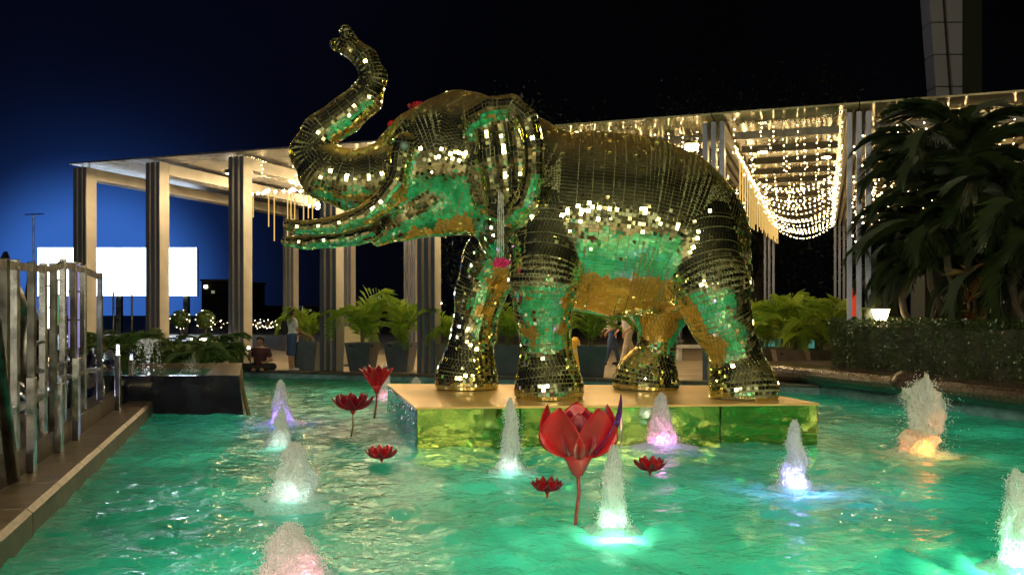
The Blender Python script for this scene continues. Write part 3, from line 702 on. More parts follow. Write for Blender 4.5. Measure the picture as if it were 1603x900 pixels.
# ------------------------------------------------------------------ string lights
def string_light(pts, label, group, br=.02, every=1, wire=.006, mm='bulb', drop=0):
    o = Vector(pts[0]); t = thing('string_light', label, 'string light', o, 0, group)
    q = [Vector(p)-o for p in pts]
    MB().tube(q, wire, 4).build('wire', M['wire'], t)
    mb = MB()
    for i in range(0, len(q), every): mb.octa(q[i]+Vector((rnd.uniform(-.02, .02), 0, -.02-rnd.random()*drop)), br*rnd.uniform(.8, 1.25))
    tag(mb.build('bulb', M[mm], t), kind='stuff')
def lights():
    r = random.Random(11)
    # swags across the bay between the two right portals and the next one
    for bi, (s0, s1, n) in enumerate(((17.6, 19.95, 15), (20.45, 23.9, 13))):
        for k in range(n):
            b = 4.5+k*1.08; sag = .45+r.uniform(-.15, .15); z0 = ZT-.35-r.uniform(0, .1)
            pts = []
            for i in range(19):
                x = i/18; pts.append(W(s0+(s1-s0)*x, b+r.uniform(-.03, .03), z0-sag*4*x*(1-x)+r.uniform(-.012, .012)))
            string_light(pts, 'sagging string of warm bulbs slung across the roof bay right of the elephant' if bi == 0 else 'sagging string of warm bulbs partly hidden behind the dark palm', 'swags of warm bulbs between the right columns' if bi == 0 else 'swags of warm bulbs behind the palm', br=.021)
    # icicle drops under the glass roof
    for bay, (s0, s1) in enumerate(((13.5, 17.0), (17.7, 19.9), (20.5, 23.9), (5.6, 7.9), (8.3, 10.5), (10.9, 13.1))):
        for row in range(9 if bay < 3 else 4):
            b = .5+row*1.5; n = (11, 6, 6, 4, 4, 4)[bay]
            for k in range(n):
                if r.random() < (.25 if bay else 0): continue
                s = s0+(s1-s0)*(k+r.random())/n; L = r.choice((.18, .3, .5, .7)); m = 2+int(L/.14)
                pts = [W(s+r.uniform(-.01, .01), b, ZT-.03-L*i/(m-1)) for i in range(m)]
                string_light(pts, ('short drop of warm bulbs under the roof above the elephant back', 'short drop of warm bulbs hanging from the glass roof right of the elephant', 'short drop of warm bulbs under the glass roof beside the palm', 'short drop of bulbs under the silver roof left of the trunk', 'short drop of bulbs under the silver roof behind the trunk', 'short drop of bulbs under the silver roof behind the head')[bay], 'icicle drops in roof bay '+('over the back', 'right of the elephant', 'beside the palm', 'left of the trunk', 'behind the trunk', 'behind the head')[bay], br=.013 if row < 5 else .017, wire=.004, mm='bulb')
    # glowing rods in a curtain along the beam
    def rod(p, L, label, group):
        t = thing('light_rod', label, 'light tube', p, 0, group)
        MB().tube([(0, 0, 0), (0, 0, -L)], .016, 6).build('tube', M['meteor'], t); MB().tube([(0, 0, 0), (0, 0, .05)], .02, 6).build('cap', M['steel_dark'], t)
    for k in range(26):
        b = 1.5+k*.72; rod(W(17.75, b, ZT-.40), 1.5-.95*(k/26)+r.uniform(-.12, .15), 'glowing gold rod in the curtain beside the right hand beam', 'gold light rods along the beam')
        if k % 2 == 0:
            mb_pts = [W(17.68+r.uniform(-.03, .03), b+.03*j, ZT-.33-.06*r.random()) for j in range(8)]
    pts = [W(17.7, 1.2+.2*i, ZT-.36+r.uniform(-.05, .03)) for i in range(95)]
    string_light(pts, 'bright string of warm bulbs running along the right hand roof beam', None, br=.026)
    pts = [W(19.9, 1.2+.25*i, ZT-.36+r.uniform(-.05, .03)) for i in range(76)]
    string_light(pts, 'string of warm bulbs along the beam left of the dark palm', None, br=.015)
    for s0, n in ((6.0, 12), (8.6, 12), (11.2, 12), (13.8, 8)):
        lab = {6.0: 'glowing gold rod hanging left of the trunk bend', 8.6: 'glowing gold rod hanging behind the trunk bend', 11.2: 'glowing gold rod hanging behind the tusks', 13.8: 'glowing gold rod hanging behind the front leg'}[s0]
        for k in range(n):
            s = s0-2.6+k*.2; rod(W(s+r.uniform(-.05, .05), 3.2+(k % 3)*.8, ZT-.45), r.choice((.7, 1.0, 1.35)), lab, lab.replace('glowing gold rod', 'gold rods'))
        pts = [W(s0-2.6+.15*i, 3.1+.2*math.sin(i), ZT-.38-.1*r.random()) for i in range(17)]
        string_light(pts, 'string of bright warm bulbs '+lab.split('rod ')[1], None, br=.042, mm='bulb_big')
    for s0, b, lb in ((6.7, 6.5, 'string of bright warm bulbs deep under the canopy left of the trunk'), (9.4, 6.0, 'string of bright warm bulbs deep under the canopy behind the head'), (12.0, 5.5, 'string of bright warm bulbs deep under the canopy behind the jaw'), (14.6, 4.5, 'string of bright warm bulbs under the canopy behind the shoulders'), (3.9, 7.0, 'string of warm bulbs deep in the second bay of the canopy')):
        pts = [W(s0-1.0+.16*i, b+.3*math.sin(i*1.3), ZT-.30-.12*r.random()) for i in range(14)]
        string_light(pts, lb, None, br=.04, mm='bulb_big')
    for i, s0 in enumerate((7.3, 9.0, 10.2, 11.6, 12.8, 14.4, 15.6, 16.8)):  # lamps added to warm the elephant back, the palms and the water glints
        p = W(s0, .5, ZT-.38); t = thing('added_canopy_spot', ('added warm spotlight under the canopy edge behind the trunk', 'added warm spotlight under the canopy edge below the trunk', 'added warm spotlight under the canopy edge behind the cheek', 'added warm spotlight under the canopy edge behind the head', 'added warm spotlight under the canopy edge behind the ear', 'added warm spotlight under the canopy edge behind the shoulder', 'added warm spotlight under the canopy edge behind the back', 'added warm spotlight under the canopy edge behind the rump')[i], 'spotlight', p, 0)
        d = Vector((0, -.75, -1)).normalized(); q = d.to_track_quat('-Z', 'Y').to_matrix()
        MB().box((0, 0, 0), (.34, .22, .10), q).build('housing', M['steel_dark'], t).location = -d*.06
        MB().box((0, 0, 0), (.28, .17, .02), q).build('lens', M['spotlens'], t)
        MB().tube([(0, 0, .05), (0, 0, .40)], .015, 6).build('stem', M['steel_dark'], t)
    for s0, b0, lb in ((18.2, 2.2, 'small fill lamp added under the glass roof above the broad palm'), (19.6, 3.4, 'small fill lamp added under the glass roof left of the dark palm')):  # roof lamps added to brighten the potted palms
        p = W(s0, b0, ZT-.28); t = thing('palm_fill_light', lb, 'spotlight', p, 0)
        MB().lathe([(.12, 0), (.12, .10), (.03, .12)], 14).build('housing', M['steel_dark'], t); MB().lathe([(.10, -.012), (.10, -.002)], 14).build('lens', M['spotlens'], t)
    # bulbs twisted up the right columns
    for s0, lb in ((17.35, 'string of bulbs wound down the column above the elephant rump'), (20.2, 'string of bulbs wound down the column left of the palm')):
        pts = [W(s0+.09*math.sin(i*1.3), .3+.1*math.cos(i), ZT-.25-.12*i) for i in range(20)]
        string_light(pts, lb, None, br=.016)
lights()

# ------------------------------------------------------------------ LED screen and far background
def background():
    Y = 60; a = P(60, 463, Y); b = P(308, 388, Y)
    t = thing('led_screen', 'huge glaring white LED screen behind the left columns', 'screen', (a.x, Y, DZ))
    o = t.location
    MB().box(((b.x-a.x)/2, .3, (a.z+b.z)/2-DZ), (b.x-a.x-.1, .5, b.z-a.z-.1)).build('cabinet', M['steel_dark'], t)
    MB().box(((b.x-a.x)/2, .0, (a.z+b.z)/2-DZ), (b.x-a.x, .06, b.z-a.z)).build('display_panel', M['screen'], t)
    for x in (.8, (b.x-a.x)/2, b.x-a.x-.8): MB().box((x, .35, (a.z-DZ)/2), (.35, .35, a.z-DZ)).build('leg', M['steel_dark'], t)
    def block(u0, u1, v, Y, label, m=M['darkwall'], dep=12, win=0):
        a = P(u0, v, Y); b = P(u1, v, Y); t = thing('distant_building', label, 'building', (a.x, Y, DZ))
        MB().box(((b.x-a.x)/2, dep/2, (a.z-DZ)/2), (b.x-a.x, dep, a.z-DZ)).build('wall', m, t)
        MB().box(((b.x-a.x)/2, dep/2, a.z-DZ+.1), (b.x-a.x+.3, dep+.3, .2)).build('roof', M['concrete'], t)
        r = random.Random(u0)
        for _ in range(win):
            MB().box((r.uniform(.4, b.x-a.x-.4), -.03, r.uniform(.5, a.z-DZ-.4)), (.35, .05, .3)).build('window', M['bulb_w'] if r.random() < .3 else M['window_glow'], t)
    block(316, 366, 440, 95, 'low dark blue building right of the LED screen', win=2)
    block(380, 500, 480, 150, 'far dark building low on the skyline behind the seated man', win=9)
    block(505, 700, 470, 170, 'long dark building low behind the potted palms', win=6)
    # tower top right
    a = P(1470, 490, 42)
    t = thing('tower', 'tall pale grey panelled tower rising above the canopy at the right', 'tower', (a.x, 42, DZ)); o = t.location
    pp = MB()
    xl0 = P(1466, 150, 42).x-a.x; xl1 = P(1455, 0, 42).x-a.x; xr = P(1507, 0, 42).x-a.x; zt = P(0, -60, 42).z
    import itertools
    slope = (xl1-xl0)/(P(0, 0, 42).z-P(0, 150, 42).z); zb = 0; xb = xl0-slope*P(0, 150, 42).z; xt = xb+slope*zt
    zs = [zb+(zt-zb)*i/12 for i in range(13)]
    for i in range(12):
        z0, z1 = zs[i]+.03, zs[i+1]-.03; x0 = xb+slope*z0; x1 = xb+slope*z1
        for (p0, p1, q0, q1) in ((x0, x0+.62, x1, x1+.62), (x0+.80, xr, x1+.80, xr)):
            MB().add([(p0, 0, z0), (p1, 0, z0), (q1, 0, z1), (q0, 0, z1), (p0, .9, z0), (p1, .9, z0), (q1, .9, z1), (q0, .9, z1)], [(0,1,2,3),(5,4,7,6),(4,0,3,7),(1,5,6,2),(3,2,6,7),(4,5,1,0)]).build('panel', M['grey'], t)
    MB().add([(xb+.1, .15, 0), (xr-.02, .15, 0), (xr-.02, .15, zt), (xt+.1, .15, zt), (xb+.1, .8, 0), (xr-.02, .8, 0), (xr-.02, .8, zt), (xt+.1, .8, zt)], [(0,1,2,3),(5,4,7,6),(4,0,3,7),(1,5,6,2),(3,2,6,7)]).build('core', M['purlin'], t)
    MB().box((xr+.60, 1.2, zt/2), (.9, 2, zt)).build('side_wing', M['darkgreen'], t)
    # distant antenna pole left
    a = P(53, 400, 30); t = thing('antenna', 'thin antenna mast with a cross bar against the blue glow', 'antenna', (a.x, 30, DZ))
    zt = P(0, 336, 30).z-DZ
    MB().tube([(0, 0, 0), (0, 0, zt)], .03, 6).build('mast', M['steel_dark'], t); MB().tube([(-.3, 0, zt), (.35, 0, zt+.02)], .02, 6).build('cross_bar', M['steel_dark'], t)
M['darkgreen'] = mat('dark_green_wall', (.05, .06, .04), .8)
background()

# ------------------------------------------------------------------ foliage builders
def frond_mesh(name, L, nleaf, ll, droop, rise, m, wid=.03, seed=0, twist=.5):
    r = random.Random(seed); mb = MB(); pts = []
    for i in range(nleaf+1):
        t = i/nleaf; a = rise-(rise+droop)*t**1.3; pts.append(a)
    p = Vector((0, 0, 0)); path = [p.copy()]
    for a in pts[:-1]: p = p+Vector((math.cos(a), 0, math.sin(a)))*L/nleaf; path.append(p.copy())
    mb.tube([path[i] for i in range(0, len(path), max(1, nleaf//6))]+[path[-1]], .009, 4, cap=False)
    for i in range(int(nleaf*.12), nleaf+1):
        t = i/nleaf; q = path[i]; tg = (path[min(i+1, nleaf)]-path[max(i-1, 0)]).normalized()
        l = ll*(math.sin(math.pi*min(1, .12+t*.86))**.6)*r.uniform(.85, 1.1)
        for sd in (-1, 1):
            up = Vector((-tg.z, 0, tg.x)); d = (tg*(.55+.7*t)+Vector((0, sd, 0))*(1-.45*t)+up*(twist*.5)*r.uniform(.4, 1)).normalized()
            w = wid*.5; side = d.cross(up).normalized()*w
            m1 = q+d*l*.5; e = q+d*l+Vector((0, 0, -l*.35*r.uniform(.5, 1.4)))
            mb.add([q, m1+side, e, m1-side], [(0, 1, 2), (0, 2, 3)])
    return mb.mesh(name, m)
FR = {}
for k in range(4): FR['areca', k] = frond_mesh('frond', 1.25, 19, .36, R(40+16*k), R(82), M['palm'], .017, k, 1.0)
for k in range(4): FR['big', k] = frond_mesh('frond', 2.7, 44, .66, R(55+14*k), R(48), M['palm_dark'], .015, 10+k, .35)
for k in range(3): FR['fern', k] = frond_mesh('frond', 1.0, 26, .26, R(50+12*k), R(60), M['fern'], .03, 20+k)
def potted_palm(u, vbot, Y=None, pot_h=.72, pot_w=.34, hgt=1.5, label='', group=None, n=22, seed=0, m='pot', tilt=1.0, zb=DZ):
    if Y is None: Y = (H-zb)*F/(vbot-V0)
    c = P(u, 490, Y); r = random.Random(seed)
    t = thing('potted_palm', label, 'potted plant', (c.x, Y, zb), 0, group)
    a = pot_w*1.41
    po = MB().lathe([(a*.72, 0), (a, pot_h), (a*.9, pot_h), (a*.88, pot_h-.06)], 4, sq=True).build('pot', M[m], t, bevel=.01); po.rotation_euler = (0, 0, r.uniform(-.25, .1))
    MB().lathe([(a*.87, pot_h-.10), (a*.87, pot_h-.05)], 4, sq=True).build('soil', M['soil'], t)
    for k in range(7):
        an = r.random()*6.28; q = Vector((math.cos(an), math.sin(an), 0))*.09*r.random()
        MB().tube([q+Vector((0, 0, pot_h-.08)), q*1.8+Vector((0, 0, pot_h+.25*hgt))], [.014, .008], 6).build('cane', M['stem'], t)
    for k in range(n):
        f = link('frond', FR['areca', r.randrange(4)], t); an = 6.28*k/n*2.4+r.random()
        f.location = (r.uniform(-.06, .06), r.uniform(-.06, .06), pot_h+.02+r.random()*.30*hgt*.6)
        s = hgt/1.02*r.uniform(.65, 1.1); f.scale = (s, s, s); f.rotation_euler = (r.uniform(-.3, .3), r.uniform(-.35, .55)*tilt, an)
    return t
PALMS = [(482, 579, 1.15, 'potted areca palm beside the standing woman, one yellow frond leaning left', 'pot'),
         (568, 581, 1.45, 'bright green potted areca palm before the cream board', 'pot'),
         (628, 581, 1.45, 'yellowish potted areca palm left of the far column', 'pot'),
         (706, 585, 1.05, 'potted palm half hidden behind the elephant front leg', 'pot2'),
         (797, 588, 1.2, 'potted palm seen between the elephant front legs', 'pot'),
         (927, 591, 1.1, 'potted palm under the elephant belly left of the walkers', 'pot')]
for i, (u, v, h, lb, pm) in enumerate(PALMS): potted_palm(u, v, label=lb, seed=30+i, hgt=h, m=pm, n=14, group='potted palms along the pool rim')
for i, (u, v, Y, h, lb) in enumerate(((1238, 560, 21.5, 1.55, 'broad potted palm right of the elephant hind leg'), (1288, 560, 21.0, 1.4, 'potted palm between the broad palm and the hedge'), (1200, 560, 23.0, 1.5, 'palm arching just behind the elephant rump'), (1318, 560, 22.5, 1.3, 'pale green palm below the red sign'))):
    potted_palm(u, v, Y, pot_h=.55, pot_w=.42, hgt=h, label=lb, seed=60+i, m='pot2', n=24, group='potted palms right of the elephant')

# ------------------------------------------------------------------ right planter, hedge, big palms
def right_side():
    # wall line, coping, planter soil
    wl = [Vector((5.98, 19.2)), Vector((6.13, 17.45)), Vector((7.54, 12.9)), Vector((10.9, 2.0))]
    t = tag(thing('planter_wall', None, None, (0, 0, 0)), kind='structure')
    a, b = pFR, pNR; d = (b-a).normalized(); n = Vector((-d.y, d.x)); L = (b-a).length
    if n.x < 0: n = -n
    def q(s, o, z): p = a+d*s+n*o; return Vector((p.x, p.y, z))
    k = 15
    for i in range(k):                              # wall panels (recessed joints)
        s0, s1 = L*i/k+.01, L*(i+1)/k-.01
        MB().add([q(s0, .02, -.9), q(s1, .02, -.9), q(s1, .02, .24), q(s0, .02, .24), q(s0, .2, -.9), q(s1, .2, -.9), q(s1, .2, .24), q(s0, .2, .24)], [(0,3,2,1),(4,5,6,7),(0,4,7,3),(1,2,6,5)]).build('wall_panel', M['tile_grey'] if i % 3 else M['tile_blue'], t)
    prof = [(-.30, .26), (-.36, .31), (-.38, .38), (-.36, .46), (-.30, .51), (-.22, .52), (.44, .52), (.44, .2), (-.2, .2)]
    kk = 9; S0 = -2.6
    for i in range(kk):
        s0 = S0+(L-S0)*i/kk+.006; s1 = S0+(L-S0)*(i+1)/kk-.006
        vs = [q(s0, x, z) for x, z in prof]+[q(s1, x, z) for x, z in prof]; m = len(prof)
        MB().add(vs, [tuple(range(m)), tuple(range(2*m-1, m-1, -1))]+[(j, m+j, m+(j+1) % m, (j+1) % m) for j in range(m)]).build('coping_block', M['granite'], t, smooth=False)
    MB().add([q(-2.5, .42, .5), q(L, .42, .5), q(L, 12, .5), q(-2.5, 12, .5)], [(0, 3, 2, 1)]).build('planting_soil', M['soil'], t)
    MB().add([q(-2.5, .42, 0), q(-2.5, 12, 0), q(-2.5, 12, .5), q(-2.5, .42, .5)], [(0, 1, 2, 3)]).build('planter_end', M['granite'], t)
    # spout dome on the coping
    c = P(1424, 597, 13.25); sp = thing('water_spout', 'shiny dark dome spout bulging from the granite coping', 'spout', c)
    MB().lathe([(.25, -.12), (.28, -.05), (.27, .03), (.21, .11), (.11, .155), (.01, .165)], 24).build('dome', M['granite'], sp, True)
    # hedge
    s0, s1 = -.35, L-3; r = np.random.RandomState(8)
    hd = thing('hedge', 'clipped dark green hedge on the planter at the right', 'hedge', q(s0, 1.5, .5)); o = hd.location
    def zt(s): return 1.46
    MB().add([q(s, x, z)-o for s in (s0+.15, s1) for x, z in ((.60, .5), (2.0, .5), (2.0, 1.34), (.60, 1.34))], [(0,1,2,3),(7,6,5,4),(0,4,5,1),(1,5,6,2),(2,6,7,3),(3,7,4,0)]).build('branches', M['purlin'], hd)
    N_ = 24000; V = []; 
    ss = s0+(s1-s0)*r.rand(N_)**1.5; side = r.rand(N_) < .62
    xo = np.where(side, .47+.18*r.rand(N_)**2, .47+1.6*r.rand(N_)); zz = np.where(side, .52+.95*r.rand(N_), 1.38+.13*r.rand(N_))
    en = r.rand(N_) < .06; ss = np.where(en, s0+.1*r.rand(N_), ss); xo = np.where(en, .5+1.5*r.rand(N_), xo)
    bump_ = .06*np.sin(ss*5+zz*4)+.05*np.sin(ss*11); xo = xo+np.where(side, bump_, 0)
    cx = a.x+d.x*ss+n.x*xo-o.x; cy = a.y+d.y*ss+n.y*xo-o.y; cz = zz-o.z
    C = np.stack([cx, cy, cz], 1); A = r.randn(N_, 3); A /= np.linalg.norm(A, axis=1, keepdims=True); B = np.cross(A, r.randn(N_, 3)); B /= np.linalg.norm(B, axis=1, keepdims=True)
    sz = .028*(.7+.6*r.rand(N_, 1)); V = np.stack([C-A*sz, C+B*sz*.5, C+A*sz, C-B*sz*.5], 1).reshape(-1, 3); Q = np.arange(N_*4).reshape(-1, 4)
    tag(link('leaf', npmesh('leaf', V, Q, M['hedge'], False), hd), kind='stuff')
    # garden lamp
    c = P(1379, 492, 17.2); lt = thing('garden_lamp', 'bright warm square lantern glowing above the hedge', 'lamp', (c.x, c.y, DZ)); zc = c.z-DZ
    MB().lathe([(.11, zc-.12), (.18, zc+.10)], 4, sq=True).build('lamp_glass', M['lampglow'], lt); MB().lathe([(.20, zc+.105), (.05, zc+.16)], 4, sq=True).build('cap', M['steel_dark'], lt); MB().tube([(0, 0, 0), (0, 0, zc-.125)], .03, 8).build('post', M['steel_dark'], lt)
    # big dark palms
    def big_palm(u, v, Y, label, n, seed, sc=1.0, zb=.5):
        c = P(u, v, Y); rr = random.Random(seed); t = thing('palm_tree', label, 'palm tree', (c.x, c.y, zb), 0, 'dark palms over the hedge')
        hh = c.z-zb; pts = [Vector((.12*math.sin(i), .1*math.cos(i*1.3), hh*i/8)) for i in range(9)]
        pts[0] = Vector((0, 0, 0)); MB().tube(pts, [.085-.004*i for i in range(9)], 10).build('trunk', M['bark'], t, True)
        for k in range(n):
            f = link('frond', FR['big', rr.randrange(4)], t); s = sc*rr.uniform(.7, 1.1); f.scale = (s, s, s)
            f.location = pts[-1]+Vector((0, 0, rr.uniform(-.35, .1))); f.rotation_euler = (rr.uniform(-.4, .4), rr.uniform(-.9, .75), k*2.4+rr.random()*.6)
    big_palm(1495, 258, 15.8, 'tallest dark palm with its tips above the canopy edge', 32, 1, .82)
    big_palm(1468, 315, 16.4, 'dark palm with long drooping fronds left of the tall palm', 28, 2, .82)
    big_palm(1600, 365, 15.0, 'dark palm crown cut by the right edge of the photo', 30, 3, .9)
    big_palm(1425, 400, 17.0, 'low dark palm above the garden lamp', 24, 4, .62)
    big_palm(1505, 395, 16.2, 'shadowed palm low behind the middle of the hedge', 28, 5, .95)
    big_palm(1600, 425, 15.4, 'lowest palm clump at the right edge above the hedge', 24, 6, .9)
    # red leaved shrub and lit window behind
    c = P(1522, 468, 15.2); t = thing('cordyline', 'red leaved shrub glimmering among the dark palms', 'shrub', (c.x, c.y, .5)); rr = random.Random(5)
    MB().tube([(0, 0, 0), (.05, 0, 1.6)], .03, 6).build('stem', M['bark'], t)
    lf = MB().add([(0, 0, 0), (.25, .04, .07), (.6, 0, -.05), (.25, -.04, .07)], [(0, 1, 2), (0, 2, 3)]).mesh('leaf', M['red_leaf'])
    for k in range(46):
        f = link('leaf', lf, t, loc=(rr.uniform(-.1, .1), rr.uniform(-.1, .1), .5+1.3*rr.random())); f.rotation_euler = (rr.uniform(-.5, .5), rr.uniform(-1.1, .5), rr.random()*6.28); s = rr.uniform(.5, 1); f.scale = (s, s, s)
    a_ = P(1498, 455, 22); t = thing('garden_pavilion', 'dark pavilion wall with lit window strips behind the palms', 'pavilion', (a_.x, 22, DZ))
    MB().box((1.6, .6, 1.6), (4.6, .8, 3.2)).build('wall', M['darkwall'], t)
    for x0, w, z0, z1 in ((.02, .42, 1.5, 2.05), (.95, .10, 1.45, 1.95), (1.25, .08, 1.7, 1.9)):
        MB().box((x0+w/2, .17, (z0+z1)/2), (w, .04, z1-z0)).build('window', M['window_glow'], t)
    for i in range(3): MB().box((.15+.14*i, .13, 1.78), (.025, .03, .58)).build('mullion', M['darkwall'], t)
    # red sign strip by the column, teal glow under palms
    c = P(1338, 474, 20.0); t = thing('red_banner', 'narrow glowing red banner between the right columns', 'banner', (c.x, c.y, DZ)); z = c.z-DZ
    MB().box((0, 0, z), (.12, .04, .62)).build('panel', M['red_glow'], t); MB().tube([(0, .04, 0), (0, .04, z+.34)], .02, 6).build('pole', M['steel_dark'], t)
    for u0, u1 in ((1195, 1222), (1252, 1275)):
        a_ = P(u0, 545, 26); b_ = P(u1, 530, 26); t = thing('lit_kiosk', 'teal lit counter glowing %s the broad potted palm' % ('left of' if u0 < 1200 else 'low behind'), 'kiosk', (a_.x, 26, DZ), 0, 'teal lit counters')
        MB().box(((b_.x-a_.x)/2, .2, .35), (b_.x-a_.x+.3, .4, .7)).build('counter', M['darkwall'], t); MB().box(((b_.x-a_.x)/2, -.02, (a_.z+b_.z)/2-DZ), (b_.x-a_.x, .03, b_.z-a_.z)).build('light_panel', M['teal_glow'], t)
right_side()

# ------------------------------------------------------------------ background trees
def tree(u, v, Y, wpx, label, seed):
    c = P(u, v, Y); r = np.random.RandomState(seed); Rx = wpx*Y/F; zt = c.z
    t = thing('night_tree', label, 'tree', (c.x, Y, DZ), 0, 'dim trees behind the canopy')
    hh = zt-Rx
    pts = [Vector((.3*math.sin(i*1.7+seed), .2*math.cos(i+seed), hh*i/6)) for i in range(7)]; pts[0] = Vector((0, 0, 0))
    MB().tube(pts, [.45-.04*i for i in range(7)], 8).build('trunk', M['bark'], t, True)
    for k in range(5):
        an = k*1.3+seed; e = pts[-1]+Vector((math.cos(an), math.sin(an), .7))*Rx*.6
        MB().tube([pts[4], pts[4].lerp(e, .5)+Vector((0, 0, .3)), e], [.2, .12, .04], 6).build('limb', M['bark'], t)
    K = 26; cc = r.randn(K, 3); cc /= np.linalg.norm(cc, axis=1, keepdims=True); cc = cc*(.35+.6*r.rand(K, 1))*Rx*np.array([1, .8, .85])+[0, 0, hh+Rx*.1]
    N_ = 11000; w = r.randint(0, K, N_); C = cc[w]+r.randn(N_, 3)*Rx*.16
    A = r.randn(N_, 3); A /= np.linalg.norm(A, axis=1, keepdims=True); B = np.cross(A, r.randn(N_, 3)); B /= np.linalg.norm(B, axis=1, keepdims=True); sz = .13*(.6+.8*r.rand(N_, 1))
    V = np.stack([C-A*sz, C+B*sz*.45, C+A*sz, C-B*sz*.45], 1).reshape(-1, 3)
    tag(link('crown', npmesh('crown', V, np.arange(N_*4).reshape(-1, 4), M['tree'], False), t), kind='stuff')
tree(860, 150, 46, 190, 'dim tree faintly visible above the elephant back', 1)
tree(1190, 120, 52, 200, 'dim tree faintly visible above the glass roof', 2)
tree(1030, 190, 60, 170, 'dim tree between the two larger ones', 4)

# ------------------------------------------------------------------ left background: ferns, light balls, basin
def left_side():
    r = random.Random(2)
    spots = [(165, 565, 19.5), (205, 560, 20.5), (150, 560, 22), (255, 562, 21.5), (300, 560, 20.8), (338, 562, 21.2), (275, 565, 19.2), (190, 565, 18.3), (315, 565, 19.0)]
    labs = ['leftmost arching fern under the LED screen', 'arching fern just left of the fan fountain', 'fern farthest back below the LED screen', 'fern right behind the fan fountain', 'yellowish fern below the lit topiary balls', 'fern against the third column', 'low fern behind the basin rim', 'dark fern behind the steel railing', 'low fern near the right end of the basin']
    for i, (u, v, Y) in enumerate(spots):
        c = P(u, v, Y); t = thing('fern', labs[i], 'fern', (c.x, Y, DZ), 0, 'ferns behind the basin')
        MB().lathe([(.12, 0), (.07, .2)], 8).build('root_crown', M['bark'], t)
        for k in range(26):
            f = link('frond', FR['fern', r.randrange(3)], t, loc=(r.uniform(-.1, .1), r.uniform(-.1, .1), .15+.25*r.random())); s = r.uniform(.7, 1.25); f.scale = (s, s, s); f.rotation_euler = (r.uniform(-.3, .3), r.uniform(-.6, .5), r.random()*6.28)
    for i, (u, lb) in enumerate(((283, 'round clipped bush dotted with fairy lights, the left of two'), (322, 'round clipped bush dotted with fairy lights, the right of two'))):
        c = P(u, 500, 27); t = thing('topiary_ball', lb, 'topiary', (c.x, c.y, DZ)); rr = np.random.RandomState(i); z = c.z-DZ
        N_ = 1500; D = rr.randn(N_, 3); D /= np.linalg.norm(D, axis=1, keepdims=True); C = D*(.24+.05*rr.rand(N_, 1))+[0, 0, z]; A = rr.randn(N_, 3); A /= np.linalg.norm(A, axis=1, keepdims=True); B = np.cross(A, D); B /= np.linalg.norm(B, axis=1, keepdims=True)
        V = np.stack([C-A*.04, C+B*.02, C+A*.04, C-B*.02], 1).reshape(-1, 3); tag(link('leaf', npmesh('leaf', V, np.arange(N_*4).reshape(-1, 4), M['fern'], False), t), kind='stuff')
        MB().tube([(0, 0, 0), (0, 0, z-.2)], .04, 6).build('stem', M['bark'], t)
        mb = MB()
        for k in range(16): mb.octa(Vector(D[k])*.30+Vector((0, 0, z)), .012)
        tag(mb.build('bulb', M['bulb_w'], t), kind='stuff')
    pts = [P(330+4*i+r.uniform(-3, 3), 503+r.uniform(-4, 12), 27) for i in range(28)]
    string_light(pts, 'loose string of white bulbs on bushes behind the third column', None, br=.010, mm='bulb_w')
    pts = [P(400+2.2*i, 502+r.uniform(-3, 12), 27) for i in range(18)]
    string_light(pts, 'string of white bulbs behind the seated man', None, br=.012, mm='bulb_w')
    # low screen-side railing frames
    for (u0, u1, v0, v1, Y, lb) in ((178, 207, 457, 490, 30, 'small dark tube frame in front of the LED screen'),):
        a = P(u0, v0, Y); b = P(u1, v0+4, Y); t = thing('barrier_frame', lb, 'barrier', (a.x, Y, DZ)); o = t.location
        MB().tube([(0, 0, 0), a-o, b-o, (b.x-a.x, 0, 0)], .035, 6).build('tube_frame', M['steel_dark'], t)
    # a lit strip lamp low among the ferns
    c = P(311, 531, 22); t = thing('strip_lamp', 'short white strip lamp glowing among the ferns', 'lamp', (c.x, c.y, DZ)); z = c.z-DZ
    MB().box((0, 0, z), (.36, .06, .05)).build('lamp_tube', M['bulb_w'], t); MB().box((0, .02, z/2-.03), (.05, .05, z-.06)).build('post', M['steel_dark'], t)
    # black basin
    a = G(150, 648); b = G(388, 648); Yf = a.y; zt = .60
    t = thing('black_basin', 'raised black stone basin with a slanted bronze end', 'fountain basin', (b.x, Yf, 0)); o = Vector((b.x, Yf, 0))
    xt = P(374, 490, Yf+.1).x-o.x; xl = -3.2; D = 3.6; xb = P(386, 490, Yf+D).x-o.x; xbt = P(379, 490, Yf+D).x-o.x
    MB().add([(xl, 0, -.5), (0, 0, -.5), (xt, .10, zt), (xl, .10, zt), (xl, .22, zt), (xt-.1, .22, zt), (xt-.1, .22, .3), (xl, .22, .3)], [(0, 1, 2, 3), (3, 2, 5, 4), (4, 5, 6, 7)]).build('front_wall', M['black'], t)
    MB().add([(0, 0, -.5), (xb, D, -.5), (xbt, D, zt), (xt, .10, zt)], [(0, 1, 2, 3)]).build('end_wall', M['bronze'], t)
    x0 = P(322, 490, Yf+.2).x-o.x; x1 = P(343, 490, Yf+D).x-o.x
    MB().add([(xt+.01, .09, zt+.006), (xbt+.01, D, zt+.006), (x1, D, zt+.006), (x0, .2, zt+.006), (x0, .2, .35), (x1, D, .35)], [(0, 1, 2, 3), (3, 2, 5, 4)]).build('end_slab', M['bronze'], t)
    MB().bar((0.02, -.012, -.02), (xt+.02, .09, zt+.01), .05, .03).build('edge_trim', M['bronze'], t)
    MB().box((xl/2+x1/2, D-.06, zt/2), (-(xl-x1), .12, zt)).build('back_wall', M['bronze'], t)
    MB().add([(xl, .22, .50), (x0, .22, .50), (x1, D-.12, .50), (xl, D-.12, .50)], [(0, 1, 2, 3)]).build('basin_water', M['water'], t)
